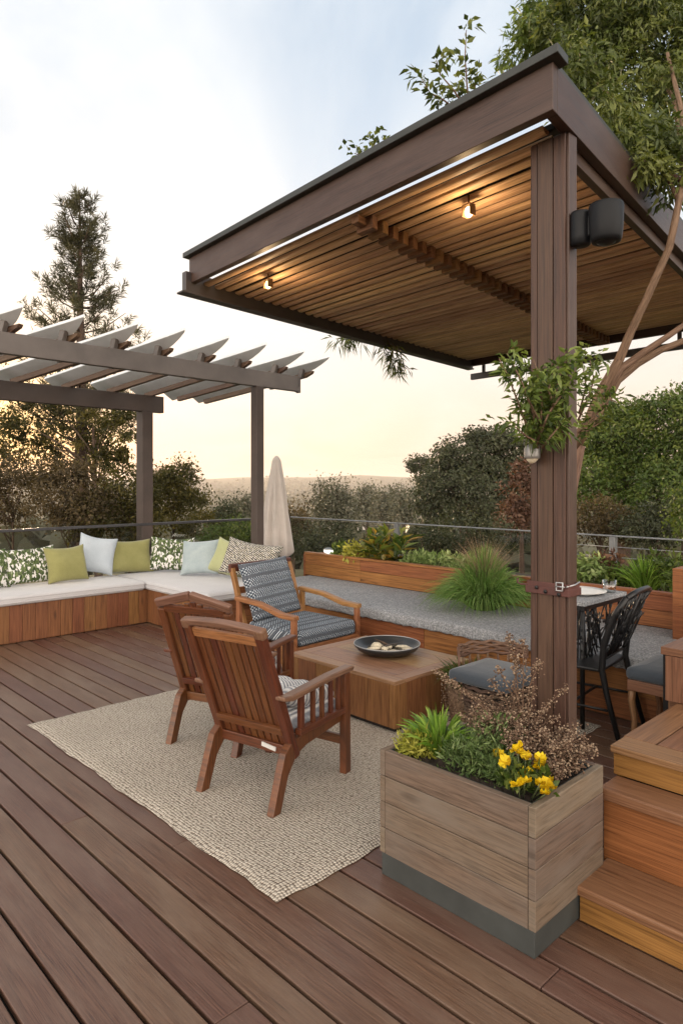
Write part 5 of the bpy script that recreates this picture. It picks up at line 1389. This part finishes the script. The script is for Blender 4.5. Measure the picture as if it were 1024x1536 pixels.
T_ = tree
T_('broad_tree', 'loose broadleaf tree around the conifer trunk below the fin-roofed pergola', 'tree', G(150, 18.5), PX(140, 640, 18.5), .13, Lb(18.5, (60, 640, 45, 25, 0), (160, 630, 42, 22, 0), (110, 668, 50, 22, .5), (185, 660, 30, 30, -.5), (30, 670, 30, 22, 0), (170, 690, 40, 20, 0), (75, 612, 36, 10, 0)), 9000, 95, .16, .092, .05, M['leaf_oak'], 'trees beyond the railing', nl=16)
T_('broad_tree', 'dark broadleaf tree at the far left edge behind the fin-roofed pergola', 'tree', G(-50, 17), PX(-50, 600, 17), .16, Lb(17, (-60, 560, 60, 50, 0), (-30, 640, 45, 50, 0), (-90, 640, 50, 60, 0), (-12, 518, 18, 14, 0)), 8500, 95, .2, .095, .052, M['leaf_oak'], 'trees beyond the railing')
for lb, px, Y, ls, n, m in (
    ('brown-green bush at the left edge behind the long bench cushions', 20, 12.5, ((15, 745, 60, 48, 0), (40, 700, 40, 25, 0), (-30, 740, 50, 60, 0)), 5200, 'leaf_brown'),
    ('tangled brown bush behind the dark olive and pale blue pillows', 110, 12.0, ((105, 735, 62, 48, 0), (90, 712, 30, 22, 0), (135, 770, 55, 40, 0)), 6500, 'leaf_brown'),
    ('green-brown bush directly behind the left pergola post', 195, 12.3, ((190, 745, 50, 44, 0), (165, 775, 60, 40, 0), (215, 780, 40, 35, 0)), 6500, 'leaf_oak'),
    ('rounded olive-green bush right of the left pergola post', 260, 13.0, ((255, 740, 42, 40, 0), (272, 712, 28, 20, 0), (285, 765, 34, 40, 0), (235, 720, 26, 24, 0)), 6000, 'leaf_oak')):
    T_('wild_bush', lb, 'bush', G(px, Y), PX(px, 760, Y), .05, Lb(Y, *ls), int(n * 1.9), 150, .14, .06, .027, M[m], 'wild bushes behind the bench railing', nl=14, shell=.4)
for lb, px, py, Y, rx, rz_, n, m, nm in (
    ('small pointed dark tree between the two fin-pergola posts', 336, 768, 22, 16, 26, 2200, 'leaf_dark', 'small_tree'),
    ('low green bush behind the glass at the foot of the right fin-pergola post', 352, 795, 12, 46, 16, 2600, 'leaf_mid', 'wild_bush'),
    ('grey-green tree just left of the right fin-pergola post', 366, 770, 24, 18, 30, 2200, 'leaf_haze', 'small_tree'),
    ('hazy brown bush behind the closed parasol', 440, 775, 22, 30, 26, 2200, 'leaf_brown', 'wild_bush'),
    ('feathery olive tree standing against the horizon right of the parasol', 505, 752, 22, 24, 38, 2600, 'leaf_haze', 'small_tree'),
    ('thin leaning tree with a bare side left of the feathery olive tree', 480, 745, 24, 9, 30, 700, 'leaf_haze', 'small_tree'),
    ('dark bush below the cable rail left of the broad-leaved shrub', 480, 805, 13, 60, 22, 3200, 'leaf_dark', 'wild_bush'),
    ('hazy grey tree in the middle distance above the broad-leaved shrub', 550, 752, 70, 17, 22, 1600, 'leaf_haze', 'far_tree'),
    ('second hazy tree, slightly browner, right of the hazy grey one', 580, 752, 60, 15, 20, 1500, 'leaf_haze', 'far_tree'),
    ('hazy tree half hidden by the left flank of the big dark tree', 606, 752, 55, 16, 24, 1500, 'leaf_haze', 'far_tree'),
    ('dark bush below the rail directly behind the fountain grass', 690, 800, 12, 80, 30, 4200, 'leaf_dark', 'wild_bush')):
    T_(nm, lb, 'tree' if 'tree' in nm else 'bush', G(px, Y), PX(px, py - rz_ * .4, Y), .06 * Y / 20, Lb(Y, (px, py, rx, rz_, 0), (px + rx * .4, py + rz_ * .7, rx * .8, rz_ * .7, 0), (px - rx * .5, py + rz_ * .6, rx * .7, rz_ * .7, 0)), int(n * 1.8), 70, .010 * Y, .0041 * Y, .0021 * Y, M[m], {'small_tree': 'small trees beyond the railing', 'wild_bush': 'wild bushes below the railing', 'far_tree': 'hazy trees in the middle distance'}[nm], nl=9, shell=.45)
T_('umbrella_tree', 'small flat-crowned tree silhouetted left of the big dark tree', 'tree', G(630, 42), PX(629, 698, 42), .14, Lb(42, (628, 694, 15, 10, 0), (620, 700, 7, 7, 0), (636, 699, 7, 6, 0)), 2200, 44, .2, .14, .08, M['leaf_dark'], lean=(.2, 0), nl=9, shell=.6)
T_('dark_tree', 'big dense dark rounded tree beyond the cable railing', 'tree', G(705, 33), PX(710, 690, 33), .4, Lb(33, (715, 685, 62, 38, 0), (760, 690, 40, 40, 1), (675, 722, 36, 30, 0), (700, 740, 80, 50, -.5), (652, 762, 24, 30, 0), (760, 760, 60, 60, 0), (735, 660, 36, 16, 0), (696, 668, 24, 14, 0), (690, 700, 36, 30, -1)), 48000, 420, .32, .145, .085, M['leaf_dark'], nl=12, shell=.72, flat=.75)
T_('russet_tree', 'russet-brown leafy tree just left of the thick pergola post', 'tree', G(782, 21), PX(782, 720, 21), .1, Lb(21, (782, 745, 24, 42, 0), (770, 775, 28, 30, 0), (800, 710, 26, 30, 0)), 4500, 130, .16, .13, .06, M['leaf_red'], nl=9, shell=.5)
T_('green_tree', 'large leafy green tree right of the pergola post', 'tree', G(930, 17.5), PX(935, 650, 17.5), .3, Lb(17.5, (935, 665, 52, 50, 0), (890, 710, 40, 48, 0), (960, 720, 60, 50, -.5), (900, 660, 22, 30, 0), (940, 625, 30, 22, 0), (880, 740, 40, 40, -1)), 26000, 300, .21, .10, .05, M['leaf_mid'], nl=12, shell=.6)
T_('green_tree', 'taller green tree at the right edge of the photo', 'tree', G(1040, 16), PX(1030, 620, 16), .3, Lb(16, (1010, 640, 50, 48, 0), (1060, 620, 60, 60, 0), (1030, 700, 70, 60, 0), (985, 612, 24, 24, 0), (1000, 740, 50, 45, -.5), (1110, 700, 70, 90, 0)), 26000, 300, .21, .10, .05, M['leaf_mid'], nl=12, shell=.6)
for lb, px, Y, ls, n, m in (
    ('dark undergrowth bush right of the post behind the cables', 900, 12, ((890, 775, 50, 30, 0), (930, 790, 40, 25, 0)), 4500, 'leaf_brown'),
    ('dark green bush behind the right end of the cable railing', 985, 11, ((980, 790, 50, 30, 0), (1010, 770, 30, 30, 0)), 3800, 'leaf_dark'),
    ('yellowish bush at the right edge above the wooden end panel', 1030, 9.5, ((1036, 765, 26, 44, 0),), 1800, 'leaf_mid')):
    T_('wild_bush', lb, 'bush', G(px, Y), PX(px, 780, Y), .05, Lb(Y, *ls), int(n * 1.6), 110, .13, .056, .027, M[m], 'wild bushes behind the dining corner', nl=10, shell=.4)

# far woods over the valley: nobody could count them
def far_woods():
    n = 2600; r = 75 + 2300 * rng.random(n) ** 1.8; az = rng.uniform(-.75, .75, n); V = []; Tn = 0
    P = []; S = []; Rn = []
    for i in range(n):
        x, y = r[i] * math.sin(az[i]), r[i] * math.cos(az[i]); s = (2.2 + 2.5 * random.random()) * (1 + r[i] / 1500); z = gh(x, y) + s * .7; c = random.random(); m = 34 if r[i] < 500 else 16
        d = rdir(m); P.append(np.array([x, y, z]) + d * s * np.array([1.1, 1.1, .8])); S.append(np.full(m, s * .85)); Rn.append(np.clip(c * .7 + .3 * rng.random(m), 0, 1))
    P = np.concatenate(P); S = np.concatenate(S); Rn = np.concatenate(Rn); m = len(P)
    o = leaves('far_woods', P, rdir(m), rdir(m), S, S * .8, Rn, M['leaf_haze'], None, .2, .1); tag(o, 'hazy woods covering the valley towards the horizon', 'woods', kind='stuff')
far_woods()
mb = MB(); mb.lathe([(0, 0), (30, 0)], 40); o = mb.build('water', M['water'], loc=(-17, 330, -21.2)); tag(o, kind='structure')

# ================================================================== haze, sky, sun, camera
def haze():
    mb = MB(); mb.box(-4400, 4400, -4400, 4400, -60, 50)
    t = NT('haze_air'); v = t.n('ShaderNodeVolumePrincipled'); v.inputs['Color'].default_value = (.92, .84, .80, 1); v.inputs['Density'].default_value = HAZE; v.inputs['Anisotropy'].default_value = .3
    t.l(v.outputs[0], t.out.inputs['Volume']); o = mb.build('haze', t.m); tag(o, kind='stuff')
HAZE = .00026
if HAZE: haze()

SUN_AZ = R(-26); SUN_EL = R(4)
sd = Vector((math.sin(SUN_AZ) * math.cos(SUN_EL), math.cos(SUN_AZ) * math.cos(SUN_EL), math.sin(SUN_EL)))
w = bpy.data.worlds.new('World'); scene.world = w; w.use_nodes = True; nt = w.node_tree; nt.nodes.clear()
class WT(NT):
    def __init__(s): s.t = nt; s.out = s.n('ShaderNodeOutputWorld')
t = WT(); g = t.coord('Generated'); sep = t.n('ShaderNodeSeparateXYZ'); t.l(g, sep.inputs[0]); z = sep.outputs[2]
base = t.ramp(z, [(0, (.70, .47, .36)), (.03, (.74, .50, .37)), (.09, (.76, .575, .46)), (.17, (.73, .65, .58)), (.28, (.61, .65, .70)), (.42, (.47, .55, .65)), (.58, (.36, .46, .58)), (.72, (.50, .49, .47)), (1, (.52, .50, .46))])
dt = t.n('ShaderNodeVectorMath', operation='DOT_PRODUCT'); t.l(g, dt.inputs[0]); dt.inputs[1].default_value = sd; d = t.math('MAXIMUM', dt.outputs['Value'], 0.0)
wide = t.math('POWER', d, 5.0); mid_ = t.math('POWER', d, 40.0); tight = t.math('POWER', d, 160.0)
low = t.ramp(z, [(0, (1, 1, 1)), (.22, (.15, .15, .15)), (.5, (0, 0, 0))])
# thin high cloud streaks
zz = t.math('ADD', t.math('MAXIMUM', z, 0.0), .12); cx = t.n('ShaderNodeCombineXYZ'); t.l(t.math('DIVIDE', sep.outputs[0], zz), cx.inputs[0]); t.l(t.math('DIVIDE', sep.outputs[1], zz), cx.inputs[1])
n1 = t.noise(t.mapping(cx.outputs[0], (.75, .32, 1), (0, 0, .75)), 1.6, 7, .55, .9)
cl = t.ramp(n1, [(.42, (0, 0, 0)), (.62, (.9, .9, .9))])
clc = t.ramp(z, [(0, (.76, .555, .42)), (.2, (.76, .71, .66)), (.5, (.70, .73, .76))])
c = t.mix(cl, base, clc)
c = t.mix(t.math('MULTIPLY', wide, .5), c, (.78, .76, .73))
glowc = t.mix(t.math('MULTIPLY', mid_, .9), (0, 0, 0), t.mix(low, (.10, .085, .06), (.20, .02, -.15)))
c = t.mix(1.0, c, glowc, 'ADD')
c = t.mix(t.math('MULTIPLY', tight, .7), c, (1.3, .82, .34))
below = t.ramp(z, [(0, (0, 0, 0)), (.001, (1, 1, 1))])
c = t.mix(t.ramp(t.math('MULTIPLY', sep.outputs[1], -1.0), [(.0, (0, 0, 0)), (.3, (.8, .8, .8))]), c, (.72, .63, .53))
bg = t.n('ShaderNodeBackground'); t.l(c, bg.inputs[0]); t.l(t.math('ADD', 1.0, t.math('ADD', t.math('MULTIPLY', t.ramp(z, [(.60, (0,0,0)), (.85, (1,1,1))]), .35), t.math('MULTIPLY', t.ramp(t.math('MULTIPLY', sep.outputs[1], -1.0), [(.0, (0,0,0)), (.45, (1,1,1))]), t.math('MULTIPLY', 5.4, t.ramp(z, [(0, (1, 1, 1)), (.3, (.72, .72, .72)), (.7, (.1, .1, .1))]))))), bg.inputs[1])  # out-of-view sky behind the camera and overhead brightened as added fill light
sky = t.n('ShaderNodeTexSky'); sky.sky_type = 'NISHITA'; sky.sun_disc = False; sky.sun_elevation = SUN_EL; sky.sun_rotation = SUN_AZ; sky.dust_density = 2.0
b2 = t.n('ShaderNodeBackground'); t.l(sky.outputs[0], b2.inputs[0]); b2.inputs[1].default_value = .02
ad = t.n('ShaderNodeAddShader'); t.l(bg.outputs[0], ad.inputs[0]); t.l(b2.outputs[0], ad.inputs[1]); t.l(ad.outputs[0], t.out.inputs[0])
s = bpy.data.lights.new('sun', 'SUN'); s.energy = 4.0; s.color = (1.0, .72, .44); s.angle = R(4)
so = bpy.data.objects.new('sun', s); col.objects.link(so); so.rotation_euler = sd.to_track_quat('Z', 'Y').to_euler()

cam = bpy.data.cameras.new('camera'); co = bpy.data.objects.new('camera', cam); col.objects.link(co)
cam.sensor_fit = 'AUTO'; cam.sensor_width = 36; cam.lens = F / 1536 * 36; cam.shift_y = -(768 - HY) / 1536
cam.clip_start = .05; cam.clip_end = 12000
co.location = (0, 0, EYE); co.rotation_euler = (R(90), 0, 0); scene.camera = co
scene.view_settings.view_transform = 'Standard'; scene.view_settings.look = 'None'; scene.view_settings.exposure = .42; scene.view_settings.gamma = 1
cy = scene.cycles; cy.use_denoising = True
try: cy.denoiser = 'OPENIMAGEDENOISE'
except Exception: pass
cy.max_bounces = 8; cy.diffuse_bounces = 4; cy.glossy_bounces = 3; cy.transparent_max_bounces = 16; cy.volume_bounces = 1; cy.transmission_bounces = 4
cy.caustics_reflective = False; cy.caustics_refractive = False; cy.sample_clamp_indirect = 6
